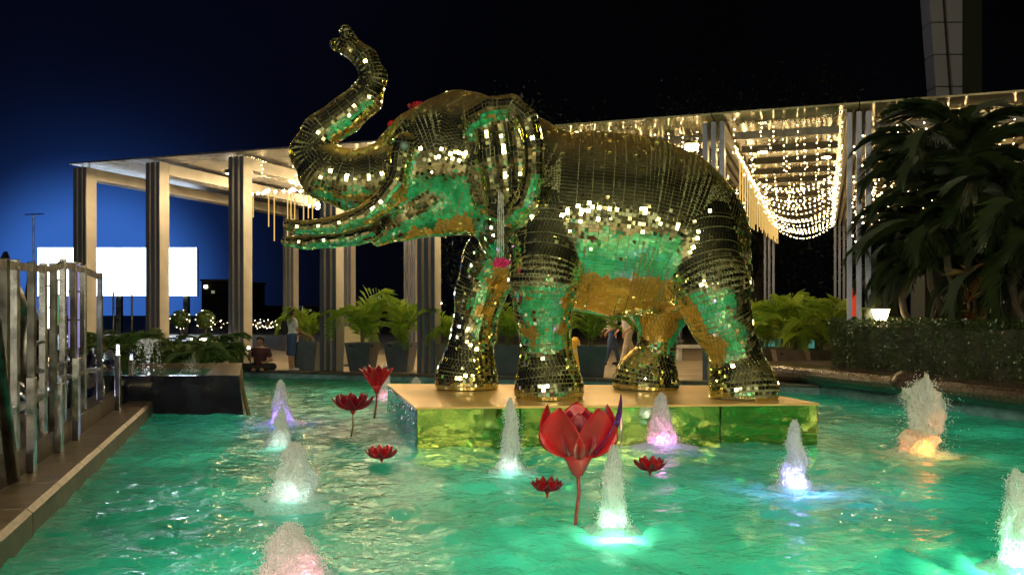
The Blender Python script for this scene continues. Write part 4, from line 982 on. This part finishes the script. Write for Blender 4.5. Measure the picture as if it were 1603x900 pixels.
    # fan fountain
    c = P(233, 574, 15.3); t = thing('fan_fountain', 'fan shaped spray of fine water arcs in the black basin', 'fountain', (c.x, c.y, .50)); hgt = P(0, 530, 15.3).z-.5
    MB().tube([(0, 0, -.05), (0, 0, .06)], .035, 10).build('nozzle', M['steel_dark'], t)
    mb = MB()
    for k in range(34):
        an = 6.28*k/34+r.uniform(-.05, .05); sp = r.uniform(.10, 1)*.30
        for j in range(26):
            x = j/25*(1+.2*r.random()); z = hgt*(1-(2*x-.95)**2)*r.uniform(.93, 1.0)
            if z < 0: continue
            rad = sp*x*1.1; mb.octa((math.cos(an)*rad+r.uniform(-.006, .006), math.sin(an)*rad, z), r.uniform(.004, .011))
    tag(mb.build('spray', M['foam'], t), kind='stuff')
    ld = bpy.data.lights.new('basin_light', 'POINT'); ld.energy = 7; ld.color = (.8, .9, 1); ld.shadow_soft_size = .04; lo = bpy.data.objects.new('basin_light', ld); col.objects.link(lo); lo.parent = t; lo.location = (0, -.25, .06)
    for uu, lb in ((300, 'low splash of water at the back of the black basin'),):
        c = P(uu, 566, 16.4); t = thing('splash', lb, 'fountain', (c.x, c.y, .50)); mb = MB()
        for k in range(220): a_ = r.random()*6.28; q = r.random(); mb.octa((math.cos(a_)*q*.2, math.sin(a_)*q*.1, (1-q*q)*.3*r.random()), r.uniform(.004, .009))
        tag(mb.build('spray', M['spray'], t), kind='stuff')
M['spray'] = mat('spray_drops', (.8, .85, .95), .1, var=0, emit=None)
left_side()

# ------------------------------------------------------------------ left ledge and steel railing
def ledge_pt(f, off=0, z=0):          # f: distance along the pool edge from its near end, off: to the left
    d = (pFL-pNL).normalized(); n = Vector((-d.y, d.x)); p = pNL+d*f+n*off
    return Vector((p.x, p.y, z))
def left_ledge():
    t = tag(thing('pool_ledge', None, None), kind='structure')
    L = 15.2
    for i in range(17):
        f0, f1 = L*i/15+.008, L*(i+1)/15-.008
        vs = [ledge_pt(f, o_, z) for f in (f0, f1) for o_, z in ((-.04, -.9), (-.04, .165), (.0, .20), (.34, .20), (.34, -.9))]
        MB().add(vs, [(4, 3, 2, 1, 0), (5, 6, 7, 8, 9), (0, 1, 6, 5), (1, 2, 7, 6), (2, 3, 8, 7), (3, 4, 9, 8)]).build('ledge_block', M['ledge'], t)
        vs = [ledge_pt(f, o_, z) for f in (f0, f1) for o_, z in ((.42, -.1), (.42, .38), (.70, .38), (.70, -.1))]
        MB().add(vs, [(3, 2, 1, 0), (4, 5, 6, 7), (0, 1, 5, 4), (1, 2, 6, 5), (2, 3, 7, 6)]).build('kerb_block', M['stone'], t)
    # steel frames: two rows of flat posts joined by rails
    def on(u, off):                      # point of the line at offset `off` seen in column u
        d = (pFL-pNL).normalized(); n = Vector((-d.y, d.x)); b = pNL+n*off; k = (u-U0)/F
        f = (k*b.y-b.x)/(d.x-k*d.y); return b+d*f
    tall = [(-60, 396), (-16, 400), (8, 404), (24, 406), (50, 410), (68, 412), (84, 412), (99, 405), (116, 412), (131, 415), (157, 427)]
    fr = thing('steel_railing', 'tall stainless steel frame railing on the left pool ledge', 'railing', tuple(on(157, .5))+(.2,)); o = fr.location
    tops = []
    for i, (u, v) in enumerate(tall):
        p = on(u, .50); z = P(u, v, p.y).z; tops.append(Vector((p.x, p.y, z)))
        MB().bar(Vector((p.x, p.y, .2))-o, Vector((p.x, p.y, z))-o, .07, .05, Vector((0, 1, 0))).build('post', M['steel'] if i % 2 else M['steel_dark'], fr, bevel=.006)
        MB().box(Vector((p.x, p.y, .26))-o, (.12, .10, .10)).build('foot', M['steel_dark'], fr)
    for a, b in zip(tops[:-1], tops[1:]):
        for dz, hh in ((-.06, .07), (-1.35, .06), (-.80, .03)):
            if dz == -.80 and a is not tops[4]: continue
            MB().bar(a+Vector((0, 0, dz))-o, b+Vector((0, 0, dz))-o, .05, hh).build('rail', M['steel'], fr)
    sh = [(50, 590), (93, 600), (120, 560), (185, 556), (206, 563)]
    fr = thing('steel_railing', 'short steel post railing stepping down beside the basin', 'railing', tuple(on(206, .15))+(.2,)); o = fr.location; tp = []
    for u, v in sh:
        p = on(u, .30); z = P(u, v, p.y).z; tp.append(Vector((p.x, p.y, z)))
        MB().bar(Vector((p.x, p.y, .2))-o, Vector((p.x, p.y, z))-o, .075, .05, Vector((0, 1, 0))).build('post', M['steel'], fr, bevel=.006)
        q = on(u, .95); MB().bar(Vector((p.x, p.y, z-.03))-o, Vector((q.x, q.y, z-.03))-o, .05, .05).build('rail', M['steel'], fr)
        MB().bar(Vector((q.x, q.y, .2))-o, Vector((q.x, q.y, z-.03))-o, .06, .05, Vector((0, 1, 0))).build('post', M['steel_dark'], fr)
    # curved mirror steel pieces standing behind the railing
    r = random.Random(9)
    spec = [(12, 1.1, .42, 2.1, 'left end curved dark steel blade with a rounded top'), (48, 1.2, .40, 2.0, 'rounded steel blade topped by a pale arch'),
            (60, .85, .5, 1.0, 'low crumpled mirror sheet leaning behind the railing'), (95, .85, .40, .95, 'crumpled mirror sheet behind the violet tube'), (140, .8, .34, .85, 'crumpled mirror sheet near the fourth post'),
            (172, .8, .26, .8, 'small crumpled mirror sheet at the end of the railing'), (20, .85, .5, .8, 'crumpled mirror sheet at the left photo edge'), (118, 1.3, .4, .9, 'crumpled mirror sheet behind the middle of the railing')]
    for i, (u, off, w, hgt, lb) in enumerate(spec):
        p = on(u, off); t = thing('steel_sculpture', lb, 'sculpture', (p.x, p.y, .2), r.uniform(-.5, .5))
        mb = MB(); nx, nz = 9, 12; vs = []
        for a in range(nx+1):
            for b in range(nz+1):
                x = (a/nx-.5)*w*2; z = hgt*b/nz; top = hgt*(1-.35*(2*(a/nx)-1)**2)
                z = min(z, top); y = .16*math.cos(a/nx*3.14)+.05*math.sin(b*.9+i)+.03*r.uniform(-1, 1)*(1 if i > 1 else .3)
                vs.append((x*(1-.3*b/nz), y, z))
        fs = [(a*(nz+1)+b, (a+1)*(nz+1)+b, (a+1)*(nz+1)+b+1, a*(nz+1)+b+1) for a in range(nx) for b in range(nz)]
        ob = mb.add(vs, fs).build('bent_sheet', M['steel_dark'] if i < 2 else M['crumple'], t, True); m = ob.modifiers.new('s', 'SOLIDIFY'); m.thickness = .012
        MB().box((0, .1, .03), (w*1.4, .3, .06)).build('base', M['steel_dark'], t)
        MB().bar((-w*.4, .2, 0), (w*.3, .25, hgt*.9), .05, .03).build('brace', M['steel'], t)
    for (u, off, v0, v1, rr, m, lb) in ((75, 1.0, 414, 515, .055, 'white_tube', 'glowing white light tube behind the railing'), (86, 1.15, 438, 510, .05, 'green_tube', 'green lit tube between the white and violet ones'), (117, 1.0, 412, 545, .085, 'violet_tube', 'thick violet lit glass tube behind the railing')):
        p = on(u, off); t = thing('light_tube', lb, 'light column', (p.x, p.y, .2)); z0 = P(0, v1, p.y).z-.2; z1 = P(0, v0, p.y).z-.2
        MB().tube([(0, 0, z0), (0, 0, z1)], rr, 14).build('glass_tube', M[m], t, True)
        for z in np.linspace(z0, z1, 4): MB().lathe([(rr+.012, z-.012), (rr+.012, z+.012)], 14).build('collar', M['steel'], t)
        MB().tube([(0, 0, 0), (0, 0, z0)], rr*.8, 10).build('post', M['steel_dark'], t)
    for uu, oo, lb in ((112, 1.25, 'small added ground lamp among the mirror sheets behind the railing'), (30, 1.5, 'small added ground lamp at the left end behind the railing')):  # lamps added low down to brighten the mirror sheets
        p = on(uu, oo); lt = thing('added_ground_spot', lb, 'spotlight', (p.x, p.y, .2)); MB().lathe([(.06, 0), (.08, .10), (.07, .10), (.065, .07)], 12).build('housing', M['steel_dark'], lt)
        ld = bpy.data.lights.new('sheet_fill_light', 'POINT'); ld.energy = 22; ld.color = (.75, .72, 1); ld.shadow_soft_size = .05; lo = bpy.data.objects.new('sheet_fill_light', ld); col.objects.link(lo); lo.parent = lt; lo.location = (0, 0, .16)
    # black pipe leaning at the far left
    a = on(-10, .2); b = on(22, .35); t = thing('leaning_pipe', 'dark pipe leaning across the left end of the railing', 'pipe', (b.x, b.y, .2)); 
    MB().tube([(0, 0, 0), Vector((a.x-b.x, a.y-b.y, 1.35))], .05, 8).build('pipe', M['steel_dark'], t, True)
left_ledge()

# ------------------------------------------------------------------ fountain jets and underwater lamps
def lamp(x, y, c, power, z=-.14, rad=.05, label=''):
    t = thing('pool_lamp', label, 'underwater lamp', (x, y, -.9))
    MB().lathe([(.09, 0), (.09, .04), (.03, .06), (.03, z+.9-.08), (.07, z+.9-.05), (.075, z+.9-.02)], 12).build('housing', M['steel_dark'], t)
    ld = bpy.data.lights.new('lamp_light', 'POINT'); ld.energy = power; ld.color = c; ld.shadow_soft_size = rad
    lo = bpy.data.objects.new('lamp_light', ld); col.objects.link(lo); lo.parent = t; lo.location = (0, 0, z+.9+rad)
    return t
def jet(u, vb, vt, wpx, label, seed, lc=None, power=0, wild=0., bulge=0.0, lean=0.0, ldx=0, ldy=-.14):
    g = G(u, vb); hgt = (vb-vt)/F*g.y; w = wpx/2/F*g.y; r = random.Random(seed)
    JETS.append((g.x, g.y, min(1.5, hgt)))
    t = thing('fountain_jet', label, 'fountain', (g.x, g.y, 0), 0, 'foaming jets in the pool')
    n, m = 40, 60; vs = []
    for i in range(m+1):
        q = i/m; z = hgt*q-.03
        rad = w*.84*max(0, 1-q**4.5)**.5*(1-(.50-bulge)*q)
        rad = max(rad, w*.04)
        rad *= 1+.45*math.exp(-q*12)
        for k in range(n):
            a = 6.283*k/n; c = Vector((math.cos(a), math.sin(a), 0))
            f = noise.fractal(Vector((c.x*1.1+seed*3.1, c.y*1.1, z*5.5/max(.4, hgt*1.6)+seed)), 1.0, 2.0, 5)
            f2 = noise.noise(Vector((c.x*4+seed, c.y*4, z*16)))
            rr_ = rad*(1+(.50+wild)*f+.22*f2); zz = z+(.14+.2*wild)*hgt*noise.noise(Vector((c.x*2.0+seed, c.y*2.0, z*4)))*q
            vs.append((c.x*rr_+lean*q*q*w, c.y*rr_, zz))
    fs = [(i*n+k, i*n+(k+1) % n, (i+1)*n+(k+1) % n, (i+1)*n+k) for i in range(m) for k in range(n)]+[tuple(m*n+k for k in range(n))]
    MB().add(vs, fs).build('foam_column', M['foam'], t, True)
    mb = MB()
    for k in range(int(110+700*wild)):
        q = r.random()**1.2; a = r.random()*6.283; rad = w*((1-q)**.5+.15)*(1.05+r.expovariate(3.2)*(.6+wild)); mb.octa((math.cos(a)*rad+lean*q*q*w, math.sin(a)*rad, hgt*q*(1.0+.25*wild*r.random())), r.uniform(.002, .006+.004*wild))
    tag(mb.build('droplet', M['foam'], t), kind='stuff')
    mb = MB(); nq = int(2600+2600*wild+1800*min(2, w*8))
    for k in range(nq):
        q = r.random()**1.15; a = r.random()*6.283; pr = w*.84*max(0, 1-q**4.5)**.5*(1-(.50-bulge)*q)*(1+.45*math.exp(-q*12))
        f = noise.fractal(Vector((math.cos(a)*1.1+seed*3.1, math.sin(a)*1.1, hgt*q*5.5/max(.4, hgt*1.6)+seed)), 1.0, 2.0, 5)
        pr *= 1+(.50+wild)*f; rad = pr*(1.0+r.gauss(0, .10)) if r.random() < .8 else pr*(1+r.expovariate(5))
        mb.octa((math.cos(a)*rad+lean*q*q*w, math.sin(a)*rad, hgt*q*(.97+.06*r.random())+r.uniform(0, .03)), r.uniform(.003, .0065))
    tag(mb.build('froth', M['froth'], t), kind='stuff')
    # churned foam collar on the surface
    mb = MB(); nn = 48; vs = []
    for i, (rr_, hh) in enumerate(((.8, .03), (1.3, .024), (1.8, .012), (2.4 if lc else 1.9, -.006))):
        for k in range(nn):
            a = 6.283*k/nn; f = noise.noise(Vector((math.cos(a)*2+seed, math.sin(a)*2, i*.7))); vs.append((math.cos(a)*w*rr_*(1+.3*f), math.sin(a)*w*rr_*(1+.3*f), hh+.012*noise.noise(Vector((a*5, i, seed)))))
    mb.add(vs, [(i*nn+k, i*nn+(k+1) % nn, (i+1)*nn+(k+1) % nn, (i+1)*nn+k) for i in range(3) for k in range(nn)]).build('foam_ring', M['foam'], t, True)
    MB().lathe([(.035, -.9), (.035, .0), (.05, .02), (.05, .035)], 12).build('nozzle', M['steel_dark'], t)
    if lc:
        lt = lamp(g.x+ldx, g.y+ldy, lc, power*(.9 if min(lc) > .4 else 2.0), label='underwater lamp lighting the '+label)
        ld = bpy.data.lights.new('nozzle_light', 'POINT'); ld.energy = power*(.10 if min(lc) > .8 else .05 if min(lc) > .4 else .26); ld.color = lc; ld.shadow_soft_size = .035
        lo = bpy.data.objects.new('nozzle_light', ld); col.objects.link(lo); lo.parent = t; lo.location = (ldx*.5, -w*.35, .07)
VI = (.38, .15, 1); MG = (1, .18, .70); GR = (.85, 1, .92); OR = (1, .17, .02); PK = (1, .22, .35)
jet(440, 662, 598, 32, 'jet glowing violet at its foot, nearest the basin', 1, VI, 14)
jet(440, 700, 643, 34, 'small white jet directly in front of the violet one', 2, GR, 4)
jet(462, 785, 697, 72, 'wide white foam mound left of the floating lotus', 3, GR, 8, wild=.15)
jet(452, 925, 825, 104, 'broad foam mound cut by the bottom edge, pinkish on its right', 4, PK, 10, wild=.2, ldx=.18, ldy=-.05)
jet(800, 738, 628, 36, 'slender ragged white jet in front of the plinth', 5, GR, 6, wild=.1)
jet(960, 828, 703, 40, 'tall jet over a dazzling green white lamp', 6, (.45, 1, .62), 34, ldy=-.22, bulge=.25)
jet(968, 672, 634, 44, 'small pink jet half hidden behind the big lotus', 7, PK, 12)
jet(1036, 697, 618, 44, 'cone shaped pink jet right of the big lotus', 8, MG, 15)
jet(1245, 765, 662, 42, 'jet glowing blue violet in front of the plinth corner', 9, (.38, .34, 1), 22)
jet(1446, 712, 597, 58, 'ragged orange lit jet throwing drops by the granite wall', 10, OR, 26, wild=.75, bulge=.35)
jet(1592, 888, 742, 50, 'green glowing jet cut by the right edge', 11, (.25, 1, .5), 50, bulge=.35, ldy=-.15)
jet(603, 625, 572, 22, 'white jet behind the red lotus left of the plinth', 12, PK, 3)
jet(652, 606, 592, 18, 'tiny white jet tip showing behind the plinth', 13)
fl_r = random.Random(4)
for iy in range(9):
    for ix in range(6):
        y = 1.6+iy*2.05; x0 = -1.4-.30*y; x1 = 11.2-.30*y
        x = x0+(x1-x0)*(ix+.5)/6+fl_r.uniform(-.3, .3); y += fl_r.uniform(-.3, .3)
        if -2.3 < x < 4.2 and 10 < y < 14.2 or y > 18.5: continue
        t_ = lamp(x, y, (.22, 1, .66), 9.5*(1.25 if y < 7 else .95), z=-.72, label='green lamp on the pool floor glowing through the water'); t_['group'] = 'green floor lamps under the water'
water()

# ------------------------------------------------------------------ lotus flowers
def petal_mesh(name, L, w, curl, cup, m, notch=False, close=0):
    nu, nv = 8, 12; vs = []
    for j in range(nv+1):
        t = j/nv; ww = w*math.sin(math.pi*min(.985, .10+t*.88))**.75*(1 if t < .6 else 1-(t-.6)**2*1.0)
        if t == 1: ww = .002
        a = curl*t-close*t*t; 
        for i in range(nu+1):
            s = i/nu*2-1; x = s*ww; y = cup*(s*s)*ww*1.3
            vs.append((x, -y+L*math.sin(a)*t*1.0, L*t*math.cos(a)))
    fs = [(j*(nu+1)+i, j*(nu+1)+i+1, (j+1)*(nu+1)+i+1, (j+1)*(nu+1)+i) for j in range(nv) for i in range(nu)]
    return MB().add(vs, fs).mesh(name, m, True)
def lotus(c, rings, label, stem=None, base_r=.05, rz=0, cupm='red', grp=None, sm='redstem'):
    t = thing('lotus_flower', label, 'lotus sculpture', c, rz, grp)
    MB().lathe([(.004, -base_r*1.5), (base_r*.35, -base_r*1.3), (base_r*.8, -base_r*.4), (base_r*1.05, 0), (base_r*.9, base_r*.1)], 20).build('calyx', M[cupm], t, True)
    for (n, L, w, tilt, m, off, curl, cup) in rings:
        me = petal_mesh('petal', L, w, curl, cup, M[m])
        for k in range(n):
            a = 2*math.pi*k/n+off; o = link('petal', me, t); o.rotation_euler = (tilt, 0, a); o.location = (-math.sin(a)*base_r*.6*-1*-1, math.cos(a)*base_r*.6*-1, 0)
            o.location = Vector((math.sin(a), -math.cos(a), 0))*base_r*.7
            s = o.modifiers.new('s', 'SOLIDIFY'); s.thickness = .006
    if stem:
        MB().tube([Vector(p) for p in stem], .014 if base_r > .06 else .011, 8).build('stem', M[sm], t, True)
    return t
# big closed lotus in front (petals tilt outwards: +x rotation leans the petal towards -y, its outside)
g = G(900, 822); c = P(905, 712, g.y)
t = lotus(c, [(5, .41, .20, R(45), 'red', R(34), .38, .20), (5, .33, .13, R(22), 'red2', R(70), .30, .22)], 'large red tulip shaped lotus on a bent stem in the front pool', base_r=.115, stem=[(0, 0, -.13), (.01, 0, -.28), (-.005, 0, -.4), (-.03, 0, -c.z-.1)])
pm = petal_mesh('petal', .50, .06, .36, .3, M['purple']); o = link('petal', pm, t); o.rotation_euler = (R(46), 0, R(62)); o.location = (.12, -.05, .02); o['label'] = 'narrow glittering purple petal'; s = o.modifiers.new('s', 'SOLIDIFY'); s.thickness = .006
g = G(548, 680); c = P(553, 640, g.y)
lotus(c, [(9, .30, .07, R(70), 'red2', 0, .25, .4), (8, .26, .06, R(50), 'red2', .3, .2, .4), (6, .2, .05, R(28), 'red2', .1, .1, .4)], 'open dark red lotus on an olive stem left of the plinth', stem=[(0, 0, -.06), (.0, 0, -.25), (-.04, 0, -c.z-.1)], base_r=.05, sm='greenstem')
g = G(592, 655); c = P(590, 604, g.y)
lotus(c, [(9, .34, .075, R(14), 'red', 0, -.42, .35), (7, .33, .07, R(6), 'red2', .4, -.30, .35)], 'red flared lotus on a stem beside the plinth corner', stem=[(0, 0, -.1), (-.0, 0, -.25), (-.05, 0, -c.z-.1)], base_r=.08)
for (u, v, s, lb, til) in ((598, 726, 1.0, 'small red lotus floating low left of the plinth', 62), (857, 779, 1.0, 'red lotus with pointed petals just above the water left of the big stem', 62), (1018, 746, 1.05, 'red lotus floating right of the tall white jet', 58)):
    c = G(u, v); c.z = .07
    k = (c.y/9)
    lotus(c, [(9, .17*s*k, .045*k, R(til+12), 'red2', 0, .2, .4), (8, .15*s*k, .042*k, R(til-14), 'red', .35, .15, .4), (5, .11*s*k, .035*k, R(22), 'red2', .1, .1, .4)], lb, base_r=.03, stem=[(0, 0, -.03), (0, 0, -.65)])

# ------------------------------------------------------------------ people
def person_body(sk, h=.016):
    pts = [np.array(p) for ch, k in sk for p, r in ch]; lo = np.min(pts, 0)-.2; hi = np.max(pts, 0)+.2
    S = SDF(lo, hi, h)
    for ch, k in sk: S.chain(ch, k, 1)
    return S
def clothes(name, sk, m, parent, infl=.014, h=.018, zr=None):
    pts = [np.array(p) for ch, k in sk for p, r in ch]; S = SDF(np.min(pts, 0)-.25, np.max(pts, 0)+.25, h)
    for ch, k in sk: S.chain([(p, r+infl) for p, r in ch], k, 1)
    if zr: S.clip_below(zr[0]); S.clip_above(zr[1])
    return link(name, S.mesh(name, m), parent)
def stand_person(loc, rz, label, shirt, trous, stride=0., short=False, hair_long=False, hgt=1.65, pack=None, arm=0.2):
    t = thing('person', label, 'person', loc, rz); k = hgt/1.7
    V = lambda x, y, z: (x*k, y*k, z*k)
    hips = {}; leg = {}
    for s in (-1, 1):
        st = stride*s; leg[s] = [(V(.09*s, 0, .92), .085*k), (V(.09*s, -st*.5+.02, .50), .058*k), (V(.09*s, -st+.05*abs(stride), .10), .040*k)]
    foot = {s: [(V(.09*s, -stride*s+.05*abs(stride), .05), .04*k), (V(.10*s, -stride*s-.14, .035), .032*k)] for s in (-1, 1)}
    torso = [(V(0, 0, .95), .125*k), (V(0, 0, 1.12), .115*k), (V(0, .01, 1.30), .135*k), (V(0, .01, 1.38), .10*k)]
    shol = [(V(-.15, .01, 1.38), .055*k), (V(.15, .01, 1.38), .055*k)]
    arms = {s: [(V(.18*s, .01, 1.37), .048*k), (V(.24*s, .02+arm*s*.2, 1.10), .038*k), (V(.23*s, -arm*.9-.05, .90), .028*k)] for s in (-1, 1)}
    neck = [(V(0, .0, 1.40), .05*k), (V(0, -.01, 1.50), .045*k)]; head = [(V(0, -.005, 1.60), .085*k), (V(0, -.02, 1.53), .06*k)]
    face = [([(V(0, -.095, 1.575), .012*k), (V(0, -.085, 1.60), .008*k)], .01), ([(V(-.085, 0, 1.57), .014*k), (V(-.085, .0, 1.59), .014*k)], .01), ([(V(.085, 0, 1.57), .014*k), (V(.085, 0, 1.59), .014*k)], .01)]
    hands = []
    for s in (-1, 1):
        e = np.array(arms[s][-1][0]); hands.append(([(e, .026*k), (e+[0, -.02, -.07], .028*k)], .02))
        for f in range(4): hands.append(([(e+[0, -.03+.016*f, -.07], .009*k), (e+[-.008*s, -.035+.016*f, -.12-.01*(f in (1, 2))], .009*k), (e+[-.025*s, -.035+.016*f, -.145], .008*k)], .004))
        hands.append(([(e+[0, -.04, -.03], .010*k), (e+[-.01*s, -.065, -.075], .009*k)], .006))
    sk = [(leg[-1], .04), (leg[1], .04), (foot[-1], .03), (foot[1], .03), (torso, .06), (shol, .06), (arms[-1], .03), (arms[1], .03), (neck, .03), (head, .04)]+face+hands
    S = person_body(sk); link('body', S.mesh('body', M['skin']), t)
    clothes('shirt', [(torso, .06), (shol, .06)]+[([arms[s][0], tuple([tuple((np.array(arms[s][0][0])*.4+np.array(arms[s][1][0])*.6)), .045*k])], .03) for s in (-1, 1)], M[shirt], t, zr=(.90*k, 1.43*k), infl=.018)
    clothes('trousers', [(leg[-1], .05), (leg[1], .05), (torso[:1]+[(V(0, 0, .98), .12*k)], .05)], M[trous], t, zr=((.42 if short else .09)*k, 1.02*k), infl=.022)
    for s in (-1, 1): clothes('shoe', [(foot[s], .02)], M['black_cloth'] if not short else M['white'], t, zr=(0.0, .1*k), infl=.010, h=.014)
    hd = [([(V(0, .015, 1.63), .088*k), (V(0, .03, 1.57), .075*k)], .02)]
    if hair_long: hd.append(([(V(0, .05, 1.58), .07*k), (V(0, .09, 1.42), .06*k), (V(0, .11, 1.27), .03*k)], .03))
    clothes('hair', hd, M['hair'], t, infl=.010, h=.014)
    for s in (-1, 1): MB().ico(V(.03*s, -.083, 1.605), .011*k).build('eye', M['hair'], t)
    MB().box(V(0, -.080, 1.535), (.04*k, .012, .008)).build('mouth', M['maroon'], t)
    if pack: clothes('backpack', [([(V(0, .19, 1.30), .09*k), (V(0, .20, 1.08), .11*k)], .05)], M[pack], t, infl=0)
    return t
c = P(457, 490, 21.9)
stand_person((c.x, c.y, DZ), R(125), 'woman standing by the palm in white top and rolled jeans with a dark backpack', 'white', 'denim', hair_long=True, short=True, hgt=1.58, pack='denim_pack' if 'denim_pack' in M else 'black_cloth', arm=.5)
c = P(958, 490, 24.5); stand_person((c.x, c.y, DZ), R(-80), 'walker in pale blue trousers seen under the elephant belly', 'white', 'denim', stride=.22, hgt=1.7)
c = P(983, 490, 24.0); stand_person((c.x, c.y, DZ), R(-70), 'walker in light trousers striding under the elephant belly', 'white', 'khaki', stride=.24, hgt=1.72)
def seated_man():
    c = P(408, 490, 22.0); t = thing('person', 'man in a maroon T-shirt sitting cross legged on the pool rim', 'person', (c.x, c.y, DZ), R(8))
    torso = [((0, 0, .12), .14), ((0, -.01, .30), .13), ((0, -.02, .46), .15), ((0, -.02, .53), .10)]; shol = [((-.16, -.02, .53), .055), ((.16, -.02, .53), .055)]
    arms = [[((-.19, -.02, .52), .048), ((-.25, -.10, .30), .04), ((-.20, -.26, .48), .028)], [((.19, -.02, .52), .048), ((.27, -.08, .28), .04), ((.10, -.25, .20), .028)]]
    legs = [[((s*.12, 0, .11), .085), ((s*.34, -.25, .12), .062), ((s*-.02, -.42, .07), .045), ((s*-.12, -.45, .05), .035)] for s in (-1, 1)]
    head = [((0, -.03, .75), .088), ((0, -.05, .68), .06)]; neck = [((0, -.02, .55), .05), ((0, -.03, .66), .045)]
    ex = [([((0, -.14, .72), .012), ((0, -.125, .75), .008)], .01)]
    for a in arms:
        e = np.array(a[-1][0]); ex.append(([(e, .026), (e+[0, -.05, .03], .027)], .02))
        for f in range(4): ex.append(([(e+[-.025+.016*f, -.06, .04], .009), (e+[-.025+.016*f, -.10, .05-.005*f], .009), (e+[-.022+.014*f, -.11, .03], .008)], .004))
        ex.append(([(e+[.03, -.03, .02], .01), (e+[.05, -.07, .04], .009)], .006))
    S = person_body([(torso, .06), (shol, .06), (arms[0], .03), (arms[1], .03), (legs[0], .04), (legs[1], .04), (head, .04), (neck, .03)]+ex); link('body', S.mesh('body', M['skin']), t)
    clothes('shirt', [(torso, .06), (shol, .06)]+[([a[0], (tuple(np.array(a[0][0])*.45+np.array(a[1][0])*.55), .046)], .03) for a in arms], M['maroon'], t, zr=(.08, .58), infl=.018)
    clothes('trousers', [(legs[0][:3], .05), (legs[1][:3], .05), (torso[:1], .05) if False else (torso[:2], .05)], M['black_cloth'], t, zr=(.0, .24), infl=.016)
    clothes('hair', [([((0, -.01, .78), .09), ((0, .01, .72), .078)], .02)], M['hair'], t, infl=.008, h=.014)
    for s in (-1, 1): MB().ico((.03*s, -.112, .765), .011).build('eye', M['hair'], t)
    MB().box((0, -.112, .69), (.04, .012, .008)).build('mouth', M['maroon'], t)
    p = thing('phone', 'phone with a bright torch held up by the seated man', 'phone', (c.x-.19, c.y-.33, DZ+.56))
    MB().box((0, 0, 0), (.075, .012, .15)).build('case', M['black_cloth'], p, bevel=.004); MB().box((0, -.009, .03), (.06, .006, .06)).build('torch_light', M['phone'], p)
seated_man()

# boards behind the palms
def boards():
    a = P(540, 578, 24); b = P(578, 508, 24); t = thing('display_board', 'cream display board behind the bright green palm', 'board', (a.x, 24, DZ))
    MB().box(((b.x-a.x)/2, 0, (b.z-DZ)/2), (b.x-a.x, .08, b.z-DZ-.1)).build('panel', M['board'], t, bevel=.01); MB().box(((b.x-a.x)/2, .02, .03), (b.x-a.x+.1, .4, .06)).build('foot', M['steel_dark'], t)
    a = P(897, 588, 22); t = thing('yellow_marker', 'yellow upright marker peeking out behind the near front leg', 'marker', (a.x+.06, 22, DZ))
    MB().lathe([(.17, 0), (.17, .04), (.13, .08), (.12, .75), (.05, .85)], 16).build('body', M['yellow'], t, True); MB().lathe([(.128, .45), (.126, .55)], 16).build('band', M['board'], t)
    for k, (u, Y, z, lb) in enumerate(((1085, 27, .42, 'white planter box far behind the hind legs'), (1045, 30, .5, 'dark bench between the elephant hind legs'))):
        c = P(u, 490, Y); t = thing('bench', lb, 'bench', (c.x, Y, DZ)); m = M['white'] if k == 0 else M['steel_dark']
        MB().box((0, 0, z), (1.1, .45, .10)).build('seat', m, t, bevel=.01)
        for x in (-.42, .42): MB().box((x, 0, z/2-.025), (.10, .4, z-.05)).build('leg', m, t)
boards()

# ------------------------------------------------------------------ floodlights behind the camera (seen as mosaic reflections)
def floods():
    for i, (x, y, z, w, h, tx) in enumerate(((-5.5, -5, 6.2, 2.4, 1.5, 0), (1.0, -9, 7.5, 2.8, 1.7, 1.2), (7.0, -6, 6.5, 2.4, 1.5, 2))):
        t = thing('floodlight', 'six lamp floodlight mast behind the camera, the %s of three' % ('left', 'middle', 'right')[i], 'floodlight', (x, y, DZ))
        d = (Vector((tx, 12, 1.2))-Vector((x, y, z))).normalized(); q = d.to_track_quat('-Z', 'Y').to_matrix()
        MB().tube([(0, -.25, 0), (0, -.25, z-DZ)], .08, 10).build('mast', M['steel_dark'], t, True)
        MB().box((0, 0, 0), (w+.12, h+.12, .18), q).build('housing', M['steel_dark'], t).location = Vector((0, 0, z-DZ))-d*.11
        for a in range(3):
            for b in range(2):
                off = q @ Vector(((a-1)*w/3, (b-.5)*h/2, 0)); MB().box((0, 0, 0), (w/3-.05, h/2-.05, .03), q).build('lens', M['flood'], t).location = Vector((0, 0, z-DZ))+off
floods()

# ------------------------------------------------------------------ unseen arcade added behind the camera, its glowing windows brighten the mirrored mosaic
def arcade():
    t = thing('added_arcade', 'unseen arcade with glowing windows, added behind the camera for the mosaic reflections', 'building', (0, -17, DZ))
    M['arcade'] = mat('arcade_plaster', (.35, .30, .22), .7); r = random.Random(12)
    MB().box((0, -3, 4.6), (44, 6, 9.2)).build('wall', M['arcade'], t); MB().box((0, -2.6, 9.4), (45, 7.4, .35)).build('roof', M['concrete'], t)
    gl = [emat('added_glow_warm', (1, .86, .55), 3.6), emat('added_glow_dim', (.9, .9, .6), .55), emat('added_glow_bright', (1, .92, .7), 9)]
    for row, (z, h_) in enumerate(((1.7, 2.6), (6.2, 2.0))):
        for i in range(13):
            x = -20.4+i*3.4; m = r.choice((0, 1, 1, 1, 1, 2)) if row == 0 else r.choice((0, 1, 1, 1, 2))
            f = MB().box((x, .06, z), (2.5, .12, h_+.2)).build('window', M['steel_dark'], t)
            for k in (-1, 0, 1): MB().box((x+k*.78, .14, z), (.70, .04, h_)).build('pane', gl[m], f)
arcade()
